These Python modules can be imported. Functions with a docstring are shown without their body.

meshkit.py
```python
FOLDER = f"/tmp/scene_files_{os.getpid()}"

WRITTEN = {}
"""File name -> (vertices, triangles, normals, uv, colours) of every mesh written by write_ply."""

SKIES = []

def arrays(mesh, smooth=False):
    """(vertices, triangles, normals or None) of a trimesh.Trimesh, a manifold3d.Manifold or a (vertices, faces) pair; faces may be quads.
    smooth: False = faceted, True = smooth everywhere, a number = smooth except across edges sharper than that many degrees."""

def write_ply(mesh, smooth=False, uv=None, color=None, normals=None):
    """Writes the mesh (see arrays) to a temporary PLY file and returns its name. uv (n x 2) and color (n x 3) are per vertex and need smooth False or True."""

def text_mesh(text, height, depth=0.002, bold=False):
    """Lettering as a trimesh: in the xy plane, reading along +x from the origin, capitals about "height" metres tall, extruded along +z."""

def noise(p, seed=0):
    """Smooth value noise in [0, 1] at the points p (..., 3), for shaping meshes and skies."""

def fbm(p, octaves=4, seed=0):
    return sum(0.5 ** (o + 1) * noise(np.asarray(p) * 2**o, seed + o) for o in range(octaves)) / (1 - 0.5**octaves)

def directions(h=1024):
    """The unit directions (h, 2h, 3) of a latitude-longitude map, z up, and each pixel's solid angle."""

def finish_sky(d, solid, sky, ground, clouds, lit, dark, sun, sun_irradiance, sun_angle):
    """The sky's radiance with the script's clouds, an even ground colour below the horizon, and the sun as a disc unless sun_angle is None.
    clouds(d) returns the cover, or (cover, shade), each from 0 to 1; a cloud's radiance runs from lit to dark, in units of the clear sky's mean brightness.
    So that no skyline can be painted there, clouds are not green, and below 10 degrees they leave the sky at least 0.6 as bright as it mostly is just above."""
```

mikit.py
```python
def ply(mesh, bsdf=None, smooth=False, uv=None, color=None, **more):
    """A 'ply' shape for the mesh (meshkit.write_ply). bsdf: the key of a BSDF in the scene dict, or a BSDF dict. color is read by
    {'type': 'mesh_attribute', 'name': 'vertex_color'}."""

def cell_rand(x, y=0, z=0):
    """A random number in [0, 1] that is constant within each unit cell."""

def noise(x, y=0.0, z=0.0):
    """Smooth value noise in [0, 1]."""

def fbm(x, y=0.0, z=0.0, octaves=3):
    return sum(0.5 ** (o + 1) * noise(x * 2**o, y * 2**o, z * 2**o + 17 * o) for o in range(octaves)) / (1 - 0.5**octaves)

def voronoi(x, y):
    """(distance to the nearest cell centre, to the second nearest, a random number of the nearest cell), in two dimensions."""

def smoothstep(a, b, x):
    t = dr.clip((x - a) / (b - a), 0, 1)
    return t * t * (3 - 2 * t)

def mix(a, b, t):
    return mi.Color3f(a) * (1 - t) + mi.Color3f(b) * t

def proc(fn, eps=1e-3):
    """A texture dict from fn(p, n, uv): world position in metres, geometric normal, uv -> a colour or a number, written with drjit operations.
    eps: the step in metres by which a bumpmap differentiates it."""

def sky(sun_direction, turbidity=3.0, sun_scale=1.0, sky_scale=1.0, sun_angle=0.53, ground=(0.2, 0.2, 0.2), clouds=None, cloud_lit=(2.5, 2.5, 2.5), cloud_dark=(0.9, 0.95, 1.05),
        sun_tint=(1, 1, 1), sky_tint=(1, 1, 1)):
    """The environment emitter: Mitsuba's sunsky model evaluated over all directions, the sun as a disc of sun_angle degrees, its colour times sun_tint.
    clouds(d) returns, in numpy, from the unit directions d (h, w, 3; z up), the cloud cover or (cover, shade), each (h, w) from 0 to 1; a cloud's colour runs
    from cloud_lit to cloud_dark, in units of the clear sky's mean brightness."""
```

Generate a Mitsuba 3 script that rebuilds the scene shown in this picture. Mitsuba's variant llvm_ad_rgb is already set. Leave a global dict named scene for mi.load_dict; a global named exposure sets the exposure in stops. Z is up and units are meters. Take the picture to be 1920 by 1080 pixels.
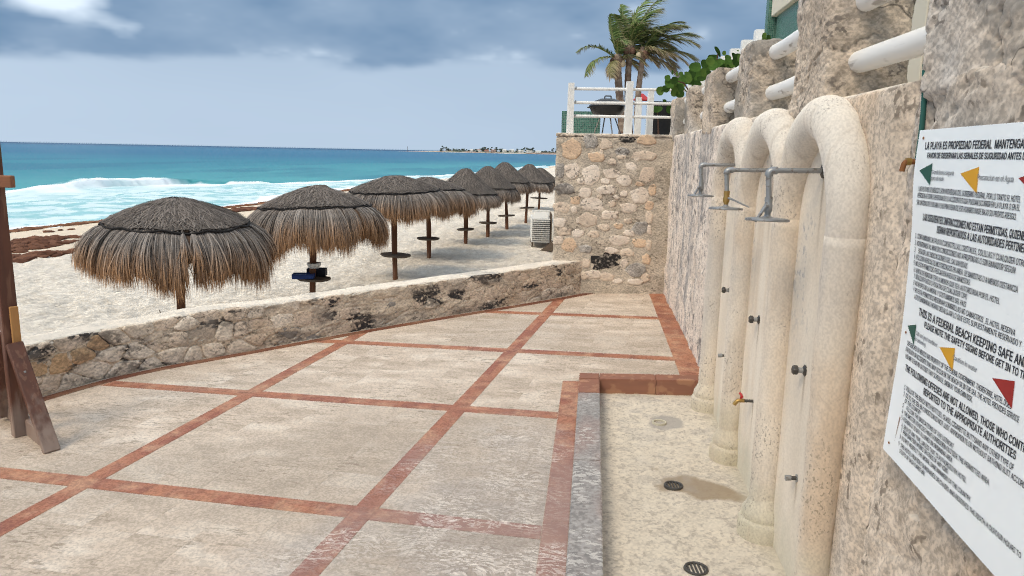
import math, random
import numpy as np, trimesh, mitsuba as mi, drjit as dr
import mikit, meshkit
from mikit import proc, noise, fbm, voronoi, cell_rand, smoothstep, mix
from shapely.geometry import Polygon, box as sbox
from shapely.ops import unary_union
from scipy.spatial import Voronoi

T = mi.ScalarTransform4f
scene, labels = {'type': 'scene'}, {}
rng = np.random.default_rng(7)
random.seed(7)

# ------------------------------------------------------------------ camera, sky, exposure
CAM_H, PITCH, ROLL, FPX = 2.05, 0.1823, 0.0204, 1382.5
_f = np.array([0, math.cos(PITCH), -math.sin(PITCH)]); _u = np.array([0, math.sin(PITCH), math.cos(PITCH)])
_up = -math.sin(ROLL) * np.array([1.0, 0, 0]) + math.cos(ROLL) * _u
CAM = np.array([0, 0, CAM_H])
scene['camera'] = {'type': 'perspective', 'fov': 2 * math.degrees(math.atan(960 / FPX)), 'fov_axis': 'x', 'near_clip': 0.05, 'far_clip': 60000.0,
                   'to_world': T().look_at(origin=CAM.tolist(), target=(CAM + _f).tolist(), up=_up.tolist())}


def clouds(d):
    el = np.degrees(np.arcsin(np.clip(d[..., 2], -1, 1)))
    az = np.degrees(np.arctan2(d[..., 0], d[..., 1]))
    o = 0 * az
    n1 = meshkit.fbm(np.stack([az / 11.0, el / 3.4, o], -1) + 3.1, 5, 3)
    n2 = meshkit.fbm(np.stack([az / 4.5, el / 1.7, o], -1) + 11, 5, 9)
    n3 = meshkit.fbm(np.stack([az / 15.0, el / 6.0, o], -1) + 5, 4, 21)
    edge = 6.15 - 0.028 * np.abs(az + 3) + (n1 - 0.5) * 1.7 + (n2 - 0.5) * 0.9      # underside of the cloud bank
    bank = np.clip((el - edge + 0.3) / 0.85, 0, 1)
    bank = bank * bank * (3 - 2 * bank)
    wisp = np.clip((n2 - 0.50) * 4, 0, 1) * np.exp(-((el - edge - 0.2) / 0.7) ** 2)
    dark = 0.98 - 0.15 * np.clip((n3 - 0.40) * 4, 0, 1) - 0.22 * (n2 - 0.45) - 0.18 * np.clip(n1 - 0.5, 0, 1) - 0.16 * wisp
    gap = np.exp(-((az + 31.0) / 3.3) ** 2 - ((el - 9.6) / 1.8) ** 2) + 0.6 * np.exp(-((az + 27.0) / 1.3) ** 2 - ((el - 7.4) / 1.0) ** 2) + 0.7 * np.exp(-((az - 70) / 8) ** 2 - ((el - 11) / 3) ** 2)
    dark = dark - 0.62 * np.clip(gap * 1.7 + (n2 - 0.5) * 1.8 - 0.35, 0, 1)
    east = np.clip((az + 1) / 12, 0, 1) * np.clip((75 - az) / 30, 0, 1)
    dark = dark - 0.17 * east * (0.6 + 0.8 * (n1 - 0.3))
    low = 0.55 + 0.035 * np.clip(el / 6, 0, 1) + (n1 - 0.5) * 0.06 + 0.05 * east - 0.05 * np.exp(-((az + 36) / 9) ** 2)
    back = np.clip((np.abs(az) - 85) / 50, 0, 1); back = back * back * (3 - 2 * back)      # unseen sky behind the camera, brightened to light the walls facing it
    shade = low * (1 - bank) + dark * bank
    shade = shade * (1 - back) + (0.30 + 0.4 * (n3 - 0.5)) * back
    hi = np.clip((el - 12.5) / 24, 0, 1)
    hi = hi * hi * (3 - 2 * hi)
    shade = shade * (1 - hi) + (0.16 + 0.5 * (n3 - 0.5)) * hi
    cover = np.where(el > 0, 0.985, 1.0)
    return cover, np.clip(shade, 0, 1)


SUN = (-0.46, -0.50, 0.73)
scene['sky_light'] = mikit.sky(SUN, turbidity=3, sun_scale=0.40, sun_angle=24, clouds=clouds, ground=(0.27, 0.36, 0.46),
                               cloud_lit=(2.48, 2.80, 3.10), cloud_dark=(0.22, 0.51, 0.93), sun_tint=(0.96, 1.0, 1.03))
exposure = 1.98

# ------------------------------------------------------------------ frames and helpers
TH = 0.1065                                             # the shower wall runs along U, N points into the wall
U = np.array([math.sin(TH), math.cos(TH), 0.0]); N = np.array([math.cos(TH), -math.sin(TH), 0.0]); Z = np.array([0, 0, 1.0])
TG = 0.2395                                             # the paving grid
GU = np.array([math.cos(TG), -math.sin(TG)]); GV = np.array([math.sin(TG), math.cos(TG)])
G0, GA, GB, GW = np.array([-2.709, 4.4307]), 1.9194, 1.8104, 0.145
SLOPE = 0.035                                           # the patio falls towards the sea


def wall(s, w, z):
    s, w, z = np.broadcast_arrays(np.asarray(s, float), np.asarray(w, float), np.asarray(z, float))
    return s[..., None] * U + w[..., None] * N + z[..., None] * Z


def mesh(v, f):
    f = np.asarray(f)
    if f.shape[1] == 4:
        f = np.vstack([f[:, [0, 1, 2]], f[:, [0, 2, 3]]])
    return trimesh.Trimesh(np.asarray(v, float), f, process=False)


def cat(ms):
    return trimesh.util.concatenate(list(ms))


def fixed(m):
    if m.volume < 0:
        m.invert()
    return m


def grid_faces(n, k, wrap=False):
    i, j = np.meshgrid(np.arange(n if wrap else n - 1), np.arange(k - 1), indexing='ij')
    a = i * k + j; b = ((i + 1) % n) * k + j
    return np.stack([a, b, b + 1, a + 1], -1).reshape(-1, 4)


def key_of(name, parent=None):
    k = (parent + '__' if parent else '') + name
    if k not in scene and k not in labels and not any(x.startswith(k + '__') for x in scene):
        return k
    i = 1
    while True:
        q = f'{k}_{i:03d}'
        if q not in scene and q not in labels and not any(x.startswith(q + '__') for x in scene):
            return q
        i += 1


_count = {}


def fresh(name, parent=None):                             # quick numbering for names with many repeats
    k = (parent + '__' if parent else '') + name
    c = _count.get(k, 0); _count[k] = c + 1
    return k if c == 0 else f'{k}_{c:03d}'


def obj(name, m, bsdf, parent=None, smooth=35, color=None, label=None, cat_=None, group=None, kind=None):
    k = fresh(name, parent)
    scene[k] = mikit.ply(m, bsdf, smooth=(True if color is not None and smooth else smooth), color=color)
    if label or kind:
        labels[k] = {}
        if label: labels[k]['label'] = label
        if cat_: labels[k]['category'] = cat_
        if group: labels[k]['group'] = group
        if kind: labels[k]['kind'] = kind
    return k


def thing(name, label, cat_, group=None):
    k = fresh(name)
    labels[k] = {'label': label, 'category': cat_}
    if group: labels[k]['group'] = group
    return k


def bx(c, size, rot=0.0, cham=0.0):
    c = np.asarray(c, float); s = np.asarray(size, float) / 2
    if cham > 0:
        pts = []
        for sx in (-1, 1):
            for sy in (-1, 1):
                for sz in (-1, 1):
                    for k in range(3):
                        q = s.copy(); q[k] -= 0; q[(k + 1) % 3] -= cham; q[(k + 2) % 3] -= cham
                        pts.append(q * [sx, sy, sz])
        m = trimesh.convex.convex_hull(np.array(pts))
    else:
        m = trimesh.creation.box(extents=2 * s)
    if rot:
        m.apply_transform(trimesh.transformations.rotation_matrix(rot, [0, 0, 1]))
    m.apply_translation(c)
    return m


def wbox(s0, s1, w0, w1, z0, z1, cham=0.0):              # a box in wall axes
    m = bx([0, 0, 0], [s1 - s0, w1 - w0, z1 - z0], 0, cham)
    c = np.array([(s0 + s1) / 2, (w0 + w1) / 2, (z0 + z1) / 2])
    v = np.array(m.vertices) + c
    return fixed(mesh(wall(v[:, 0], v[:, 1], v[:, 2]), m.faces))


def tube(path, r, n=10, cap=True):
    path = np.asarray(path, float); k = len(path)
    r = np.broadcast_to(np.asarray(r, float), (k,))
    t = np.gradient(path, axis=0); t /= np.linalg.norm(t, axis=1, keepdims=True) + 1e-12
    ref = np.array([0, 0, 1.0]) if abs(t[0][2]) < 0.9 else np.array([1.0, 0, 0])
    a = np.cross(t[0], ref); a /= np.linalg.norm(a)
    A = []
    for i in range(k):
        a = a - t[i] * np.dot(a, t[i]); a /= np.linalg.norm(a); A.append(a)
    A = np.array(A); B = np.cross(t, A)
    ang = np.arange(n) * 2 * np.pi / n
    v = path[:, None] + r[:, None, None] * (np.cos(ang)[None, :, None] * A[:, None] + np.sin(ang)[None, :, None] * B[:, None])
    v = v.reshape(-1, 3)
    f = []
    i, j = np.meshgrid(np.arange(k - 1), np.arange(n), indexing='ij')
    p = i * n + j; q = i * n + (j + 1) % n
    f = np.stack([p, q, q + n, p + n], -1).reshape(-1, 4)
    f = np.vstack([f[:, [0, 1, 2]], f[:, [0, 2, 3]]])
    if cap:
        v = np.vstack([v, path[:1], path[-1:]]); c0, c1 = len(v) - 2, len(v) - 1
        jj = np.arange(n); j2 = (jj + 1) % n
        f = np.vstack([f, np.stack([np.full(n, c0), j2, jj], 1), np.stack([np.full(n, c1), (k - 1) * n + jj, (k - 1) * n + j2], 1)])
    return fixed(mesh(v, f))


def lathe(profile, n=32, center=(0, 0, 0), rough=0.0, seed=0):
    p = np.asarray(profile, float); k = len(p)
    ang = np.arange(n) * 2 * np.pi / n
    v = np.stack([p[None, :, 0] * np.cos(ang)[:, None], p[None, :, 0] * np.sin(ang)[:, None], np.broadcast_to(p[None, :, 1], (n, k))], -1)
    if rough:
        d = (meshkit.fbm(v * 9 + 31, 3, seed) - 0.5) * 2 * rough
        rr = np.linalg.norm(v[..., :2], axis=-1, keepdims=True)
        v[..., :2] *= 1 + d[..., None] / np.maximum(rr, 0.02)
    m = mesh(v.reshape(-1, 3) + np.asarray(center, float), grid_faces(n, k, True))
    m.merge_vertices()
    m.update_faces(m.nondegenerate_faces())
    return fixed(m)


def rough_box(lo, hi, res, amp, freq, to_world, r=0.03, seed=0, extra=None, smoothit=True):
    """A rounded box, lo..hi in its own axes, its skin pushed in and out by noise."""
    lo, hi = np.asarray(lo, float), np.asarray(hi, float)
    V, F, at = [], [], 0
    for ax in range(3):
        a, b = (ax + 1) % 3, (ax + 2) % 3
        na, nb = (max(2, int((hi[q] - lo[q]) / res) + 1) for q in (a, b))
        ga, gb = np.meshgrid(np.linspace(lo[a], hi[a], na), np.linspace(lo[b], hi[b], nb), indexing='ij')
        for side in (0, 1):
            p = np.zeros((na, nb, 3)); p[..., a], p[..., b], p[..., ax] = ga, gb, (hi if side else lo)[ax]
            f = grid_faces(na, nb)
            V.append(p.reshape(-1, 3)); F.append((f if side else f[:, ::-1]) + at); at += na * nb
    v = np.vstack(V); f = np.vstack(F)
    m = mesh(v, f); m.merge_vertices(digits_vertex=5); v = np.array(m.vertices)
    rr = min(r, 0.45 * (hi - lo).min())
    inner = np.clip(v, lo + rr, hi - rr); d = v - inner; d /= np.linalg.norm(d, axis=1, keepdims=True) + 1e-9
    v = inner + d * rr
    if amp:
        v = v + d * ((meshkit.fbm(v * freq + seed * 7.3, 4, seed) - 0.5) * 2 * amp)[:, None]
    if extra is not None:
        v = extra(v, d)
    return fixed(mesh(to_world(v), m.faces))


def crag(v, d):
    """finer breaks and pits in a rough stone face"""
    h = meshkit.fbm(v * 30, 3, 51); q = meshkit.fbm(v * 4, 4, 52); q2 = meshkit.fbm(v * 9, 4, 55)
    k = np.abs(meshkit.fbm(v * 2.6 + 8, 5, 53) - .5)
    return v + d * ((h - .5) * .016 + (np.abs(q2 - .5) * 2 - .2) * .016 * (0.4 + q) - .020 * np.clip((h - .58) * 6, 0, 1) * np.clip((q - .42) * 6, 0, 1) - .02 * np.exp(-(k / .009) ** 2))[:, None]


def to_wall(v):
    return wall(v[:, 0], v[:, 1], v[:, 2])


def ribbons(P, W, side):
    """n strips through the points P (n, k, 3) of half widths W (n, k) along side (n, k or 1, 3)."""
    n, k, _ = P.shape
    off = side * W[..., None]
    v = np.stack([P - off, P + off], 2).reshape(-1, 3)
    base = (np.arange(n) * 2 * k)[:, None]
    j = np.arange(k - 1)[None] * 2
    a = (base + j).reshape(-1)
    return mesh(v, np.stack([a, a + 1, a + 3, a + 2], 1))


def pwl(y, pts, lib=dr):
    """piecewise linear through pts [(y, x), ...], in drjit or numpy"""
    clip = dr.clip if lib is dr else np.clip
    out = pts[0][1]
    for (a, fa), (b, fb) in zip(pts[:-1], pts[1:]):
        out = out + clip(y - a, 0, b - a) * ((fb - fa) / (b - a))
    return out


def blob(cx, cy, rx, ry, n, seed, jit=0.16):
    g = np.random.default_rng(seed)
    a = (np.arange(n) + g.uniform(-0.25, 0.25, n)) * 2 * np.pi / n
    q = 1 + g.uniform(-jit, jit, n)
    sq = 1 / np.maximum(np.abs(np.cos(a)), np.abs(np.sin(a))) ** 0.4
    return np.stack([cx + rx * q * sq * np.cos(a), cy + ry * q * sq * np.sin(a)], 1)


def stone(poly, h, to_world, seed, sink=0.03):
    """One field stone: a polygon in the wall's plane (a, b), bulging h out of it."""
    g = np.random.default_rng(seed)
    n = len(poly); c = poly.mean(0); V = []
    tilt = g.uniform(-0.35, 0.35, 2)
    ext = np.abs(poly - c).max(0) + 1e-6
    for sc, hh in ((1.0, -sink), (0.97, h * 0.45), (0.84, h * 0.88), (0.45, h)):
        q = c + (poly - c) * (sc + g.uniform(-0.04, 0.04, (n, 1)))
        rel = (q - c) / ext
        hz = hh + (h * 0.6 * (rel @ tilt) + g.uniform(-0.12, 0.12, n) * h if hh > 0 else 0)
        V.append(np.column_stack([q, np.broadcast_to(hz, n)]))
    V.append(np.array([[*c, h * g.uniform(0.85, 1.1)]]))
    v = np.vstack(V); f = []
    i = np.arange(n); j = (i + 1) % n
    for k in range(3):
        a = k * n
        f += [np.stack([a + i, a + j, a + n + j], 1), np.stack([a + i, a + n + j, a + n + i], 1)]
    f.append(np.stack([3 * n + i, 3 * n + j, np.full(n, 4 * n)], 1))
    return mesh(to_world(v), np.vstack(f))


# ------------------------------------------------------------------ materials
def mat(key, color, rough=0.8, spec=0.25, bump=None, scale=0.01, eps=2e-3, two=True, metallic=0.0, **kw):
    col = proc(color) if callable(color) else (color if isinstance(color, dict) else {'type': 'rgb', 'value': list(color)})
    ro = proc(rough) if callable(rough) else rough
    b = {'type': 'principled', 'base_color': col, 'roughness': ro, 'specular': spec, 'metallic': metallic, **kw}
    if bump is not None:
        b = {'type': 'bumpmap', 'arbitrary': proc(bump, eps), 'scale': scale, 'bsdf': b}
    if two:
        b = {'type': 'twosided', 'bsdf': b}
    scene[key] = b
    return key


def vmat(key, rough=0.9, spec=0.15):
    return mat(key, {'type': 'mesh_attribute', 'name': 'vertex_color'}, rough, spec)


def grain(x, y, z, f, lo, hi):
    """fine light and dark grain of a worn surface; on sand, painted footprint shading"""
    return lo + (hi - lo) * smoothstep(0.27, 0.73, fbm(x * f, y * f, z * f, 3))


def wall_sw(p):
    return p.x * U[0] + p.y * U[1], p.x * N[0] + p.y * N[1]


def salt(p):
    """where salt and dried water have greyed the paving beside the shower: (greyness, white marks)"""
    dx, dy = (p.x - 0.02) / 1.25, (p.y - 3.9) / 1.45
    r = dr.sqrt(dx * dx + dy * dy) + (fbm(p.x * 1.7, p.y * 1.7, 3.0, 4) - 0.5) * 1.2
    grey = 1 - smoothstep(0.45, 1.2, r)
    a = p.x * 0.97 - p.y * 0.25 + 0.10 * fbm(p.x * 7, p.y * 7, 1.0, 3); b = p.x * 0.25 + p.y * 0.97 + 0.16 * fbm(p.x * 5, p.y * 5, 6.0, 3)
    k1 = smoothstep(0.55, 0.66, fbm(a * 20, b * 62, 0.0, 5)); k2 = smoothstep(0.55, 0.64, fbm(a * 46 + 9, b * 130, 5.0, 3))
    cl = smoothstep(0.40, 0.60, fbm(p.x * 3.4, p.y * 4.4, 9.0, 3))
    where = 1 - smoothstep(0.55, 1.15, r)
    return grey, dr.clip((k1 * 0.38 + k2 * 0.42) * where * (0.25 + 0.9 * cl), 0, 1)


def grid_cell(p):
    gx = ((p.x - G0[0]) * GU[0] + (p.y - G0[1]) * GU[1]); gy = ((p.x - G0[0]) * GV[0] + (p.y - G0[1]) * GV[1])
    ci, cj = dr.floor(gx / GA), dr.floor(gy / GB)
    ti = dr.floor((gx - ci * GA - GW / 2) / ((GA - GW) / 5)); tj = dr.floor((gy - cj * GB - GW / 2) / ((GB - GW) / 4))
    return gx, gy, cell_rand(ci * 7 + ti, cj * 7 + tj, 3), cell_rand(ci * 7 + ti + 77, cj * 7 + tj, 5)


def tile_color(p, n, uv):
    gx, gy, r1, r2 = grid_cell(p)
    c = mix((0.53, 0.44, 0.358), (0.46, 0.368, 0.288), r1 * 0.28 + fbm(gx * 1.3, gy * 1.3, 1.0, 4) * 0.72)
    k = fbm(gx * 3 + r1 * 20, gy * 7.5 + r2 * 9, 4.0, 6)
    c = mix(c, (0.64, 0.56, 0.475), smoothstep(0.50, 0.78, k) * 0.6)
    c = mix(c, (0.33, 0.262, 0.20), smoothstep(0.50, 0.24, k) * 0.5)
    c = mix(c, (0.33, 0.27, 0.215), smoothstep(0.45, 0.75, fbm(gx * 0.7 + 4, gy * 0.7, 8.0, 5)) * 0.5)
    st = fbm(gx * 16 + 2 * k, gy * 60, 6.0, 4)
    c = mix(c, (0.24, 0.185, 0.14), smoothstep(0.58, 0.78, st) * smoothstep(0.42, 0.62, fbm(gx * 2.5, gy * 2.5, 3.0, 3)) * 0.7)
    g, m = salt(p)
    c = mix(c, (0.305, 0.262, 0.235), g * (0.35 + 0.6 * k))
    c = c * grain(gx, gy, 1.0, 85, 0.87, 1.12)
    return mix(c, (0.66, 0.595, 0.53), m)


def red_color(p, n, uv):
    gx, gy = ((p.x - G0[0]) * GU[0] + (p.y - G0[1]) * GU[1]), ((p.x - G0[0]) * GV[0] + (p.y - G0[1]) * GV[1])
    r = cell_rand(dr.floor(gx / 0.48), dr.floor(gy / 0.4526), 2)
    c = mix((0.36, 0.155, 0.088), (0.265, 0.098, 0.062), r)
    c = mix(c, (0.43, 0.245, 0.155), smoothstep(0.40, 0.8, fbm(gx * 7, gy * 7, 1.0, 5)) * 0.75)
    c = mix(c, (0.20, 0.078, 0.055), smoothstep(0.45, 0.8, fbm(gx * 11, gy * 11, 5.0, 5)) * 0.6)
    c = c * grain(gx, gy, 2.0, 80, 0.84, 1.16)
    g, m = salt(p)
    c = mix(c, (0.28, 0.18, 0.155), g * 0.8)
    return mix(c, (0.66, 0.58, 0.53), m * 0.9)


def kerb_color(p, n, uv):
    s, w = wall_sw(p)
    k = fbm(s * 5, w * 9, 1.0, 5)
    c = mix((0.225, 0.208, 0.20), (0.305, 0.283, 0.27), k)
    c = mix(c, (0.31, 0.20, 0.17), smoothstep(0.45, 0.75, fbm(s * 1.6, w * 5, p.z * 5 + 4.0, 4)) * 0.55)
    c = c * grain(s, w, p.z, 60, 0.78, 1.2)
    m = smoothstep(0.55, 0.64, fbm(s * 62 + 5 * k, w * 26, 2.0, 4)) * smoothstep(0.36, 0.56, fbm(s * 3, w * 3, 7.0, 3))
    return mix(c, (0.62, 0.585, 0.545), m * 0.5)


def kerb_red(p, n, uv):
    s, w = wall_sw(p)
    c = mix((0.31, 0.125, 0.07), (0.20, 0.078, 0.05), fbm(s * 6, w * 6, p.z * 20, 4))
    c = mix(c, (0.43, 0.22, 0.12), smoothstep(0.52, 0.7, fbm(s * 12, w * 12, p.z * 12 + 3, 3)) * 0.7)
    return mix(c, (0.2, 0.12, 0.09), smoothstep(0.08, 0.0, p.z - SLOPE * p.x) * 0.3)


def pan_color(p, n, uv):
    s, w = wall_sw(p)
    c = mix((0.575, 0.51, 0.42), (0.49, 0.43, 0.35), fbm(s * 2.2, w * 2.2, 0.0, 4))
    bare = smoothstep(0.48, 0.62, fbm(s * 14 + 2 * noise(s * 3, w * 3), w * 7, 3.0, 5) * 0.6 + fbm(s * 2.2, w * 2.2, 13.0, 4) * 0.4) * (0.35 + 0.65 * smoothstep(4.0, 5.2, s))
    c = mix(c, (0.37, 0.335, 0.295), bare * 0.45) * grain(s, w, 2.0, 80, 0.88, 1.10)
    c = mix(c, (0.64, 0.57, 0.47), smoothstep(0.46, 0.75, fbm(s * 17, w * 12, 6.0, 5)) * 0.45)
    c = mix(c, (0.27, 0.23, 0.19), smoothstep(0.54, 0.76, fbm(s * 34, w * 40, 1.0, 4)) * 0.5)
    a, b = (s - 4.58 + 0.35 * (w - 0.7)) / 0.20, (w - 0.735) / 0.27
    wet = 1 - smoothstep(0.7, 1.0, dr.sqrt(a * a + b * b) + (fbm(s * 6, w * 6, 2.0) - 0.5) * 0.9)
    c = mix(c, (0.25, 0.185, 0.12), wet * 0.85)
    a, b = (s - 5.72) / 0.22, (w - 0.66) / 0.17
    damp = 1 - smoothstep(0.7, 1.0, dr.sqrt(a * a + b * b) + (fbm(s * 5, w * 5, 8.0) - 0.5) * 0.7)
    c = mix(c, (0.30, 0.275, 0.25), damp * 0.8)
    edge = smoothstep(0.13, 0.0, dr.minimum(dr.abs(w - 1.06), dr.abs(s - 6.4)))
    return mix(c, (0.38, 0.35, 0.27), edge * 0.4)


def pan_rough(p, n, uv):
    s, w = wall_sw(p)
    a, b = (s - 4.58 + 0.35 * (w - 0.7)) / 0.20, (w - 0.735) / 0.27
    wet = 1 - smoothstep(0.7, 1.0, dr.sqrt(a * a + b * b) + (fbm(s * 6, w * 6, 2.0) - 0.5) * 0.9)
    return 0.85 - 0.68 * wet


def pits(p, f):
    return smoothstep(0.56, 0.70, fbm(p.x * f, p.y * f, p.z * f, 3))


def big_wall_color(p, n, uv):
    s, w = wall_sw(p)
    q = fbm(s * 1.6, p.z * 1.6, w * 2 + 1.0, 5)
    warm = mix((0.60, 0.51, 0.42), (0.46, 0.385, 0.31), smoothstep(0.3, 0.7, q))
    warm = mix(warm, (0.54, 0.385, 0.255), smoothstep(0.45, 0.8, fbm(s * 2.2 + 5, p.z * 1.2, 3.0, 5)) * 0.6)
    warm = mix(warm, (0.40, 0.375, 0.35), smoothstep(0.45, 0.75, fbm(s * 1.9 + 15, p.z * 1.9, 6.0, 5)) * 0.55)
    warm = warm * grain(s, p.z, w, 90, 0.76, 1.20) * grain(s, p.z, w + 3.0, 19, 0.90, 1.08)
    pit = smoothstep(0.55, 0.68, fbm(s * 46, p.z * 38, w * 46 + 7, 3)) * smoothstep(0.45, 0.62, fbm(s * 7, p.z * 7, 9.0, 4))
    warm = mix(warm, (0.13, 0.105, 0.085), pit * 0.7)
    st = fbm(s * 34 + 2 * noise(s * 5, p.z * 4), p.z * 12 + 2 * noise(s * 6, p.z * 3, 4.0), w * 9, 4)
    st2 = fbm(s * 5, p.z * 0.9, 2.0, 4)
    pale = mix((0.64, 0.565, 0.50), (0.52, 0.45, 0.39), fbm(s * 6, p.z * 2, 4.0, 4)) * grain(s, p.z, w, 60, 0.75, 1.2)
    pale = mix(pale, (0.145, 0.135, 0.135), smoothstep(0.51, 0.62, st * 0.74 + st2 * 0.26) * 0.85)
    pale = mix(pale, (0.30, 0.285, 0.28), smoothstep(0.45, 0.7, st2) * 0.5)
    far = smoothstep(5.9, 6.3, s) * smoothstep(2.42, 2.3, p.z)
    c = mix(warm, pale, far)
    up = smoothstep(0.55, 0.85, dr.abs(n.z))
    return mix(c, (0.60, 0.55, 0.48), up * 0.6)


def pier_color(p, n, uv):
    q = fbm(p.x * 2.2, p.y * 2.2, p.z * 2.2, 5)
    c = mix((0.54, 0.455, 0.37), (0.40, 0.33, 0.265), smoothstep(0.3, 0.7, q))
    c = mix(c, (0.43, 0.415, 0.40), smoothstep(0.40, 0.72, fbm(p.x * 1.7 + 9, p.y * 1.7, p.z * 1.7, 5)) * 0.8)
    c = c * grain(p.x, p.y, p.z, 80, 0.74, 1.22) * grain(p.x, p.y, p.z + 3.0, 17, 0.88, 1.10)
    c = mix(c, (0.185, 0.178, 0.168), smoothstep(0.50, 0.64, fbm(p.x * 2.4 + 3, p.y * 2.4, p.z * 2.4 + 1, 5) * 0.82 + fbm(p.x * 30, p.y * 30, p.z * 30, 3) * 0.18) * 0.7)
    pit = smoothstep(0.55, 0.68, fbm(p.x * 40, p.y * 40, p.z * 40 + 3, 3)) * smoothstep(0.45, 0.62, fbm(p.x * 6 + 30, p.y * 6, p.z * 6, 4))
    c = mix(c, (0.11, 0.095, 0.085), pit * 0.75)
    return mix(c, (0.09, 0.08, 0.07), (1 - smoothstep(0.0, 0.010, dr.abs(fbm(p.x * 2.3, p.y * 2.3, p.z * 2.3 + 20, 5) - 0.5))) * smoothstep(0.46, 0.58, fbm(p.x * 4, p.y * 4, p.z * 4 + 9)) * 0.8)


def grime_bump(p, n, uv):
    return fbm(p.x * 22, p.y * 22, p.z * 22, 4) + 0.5 * fbm(p.x * 80, p.y * 80, p.z * 80, 2)


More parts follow.
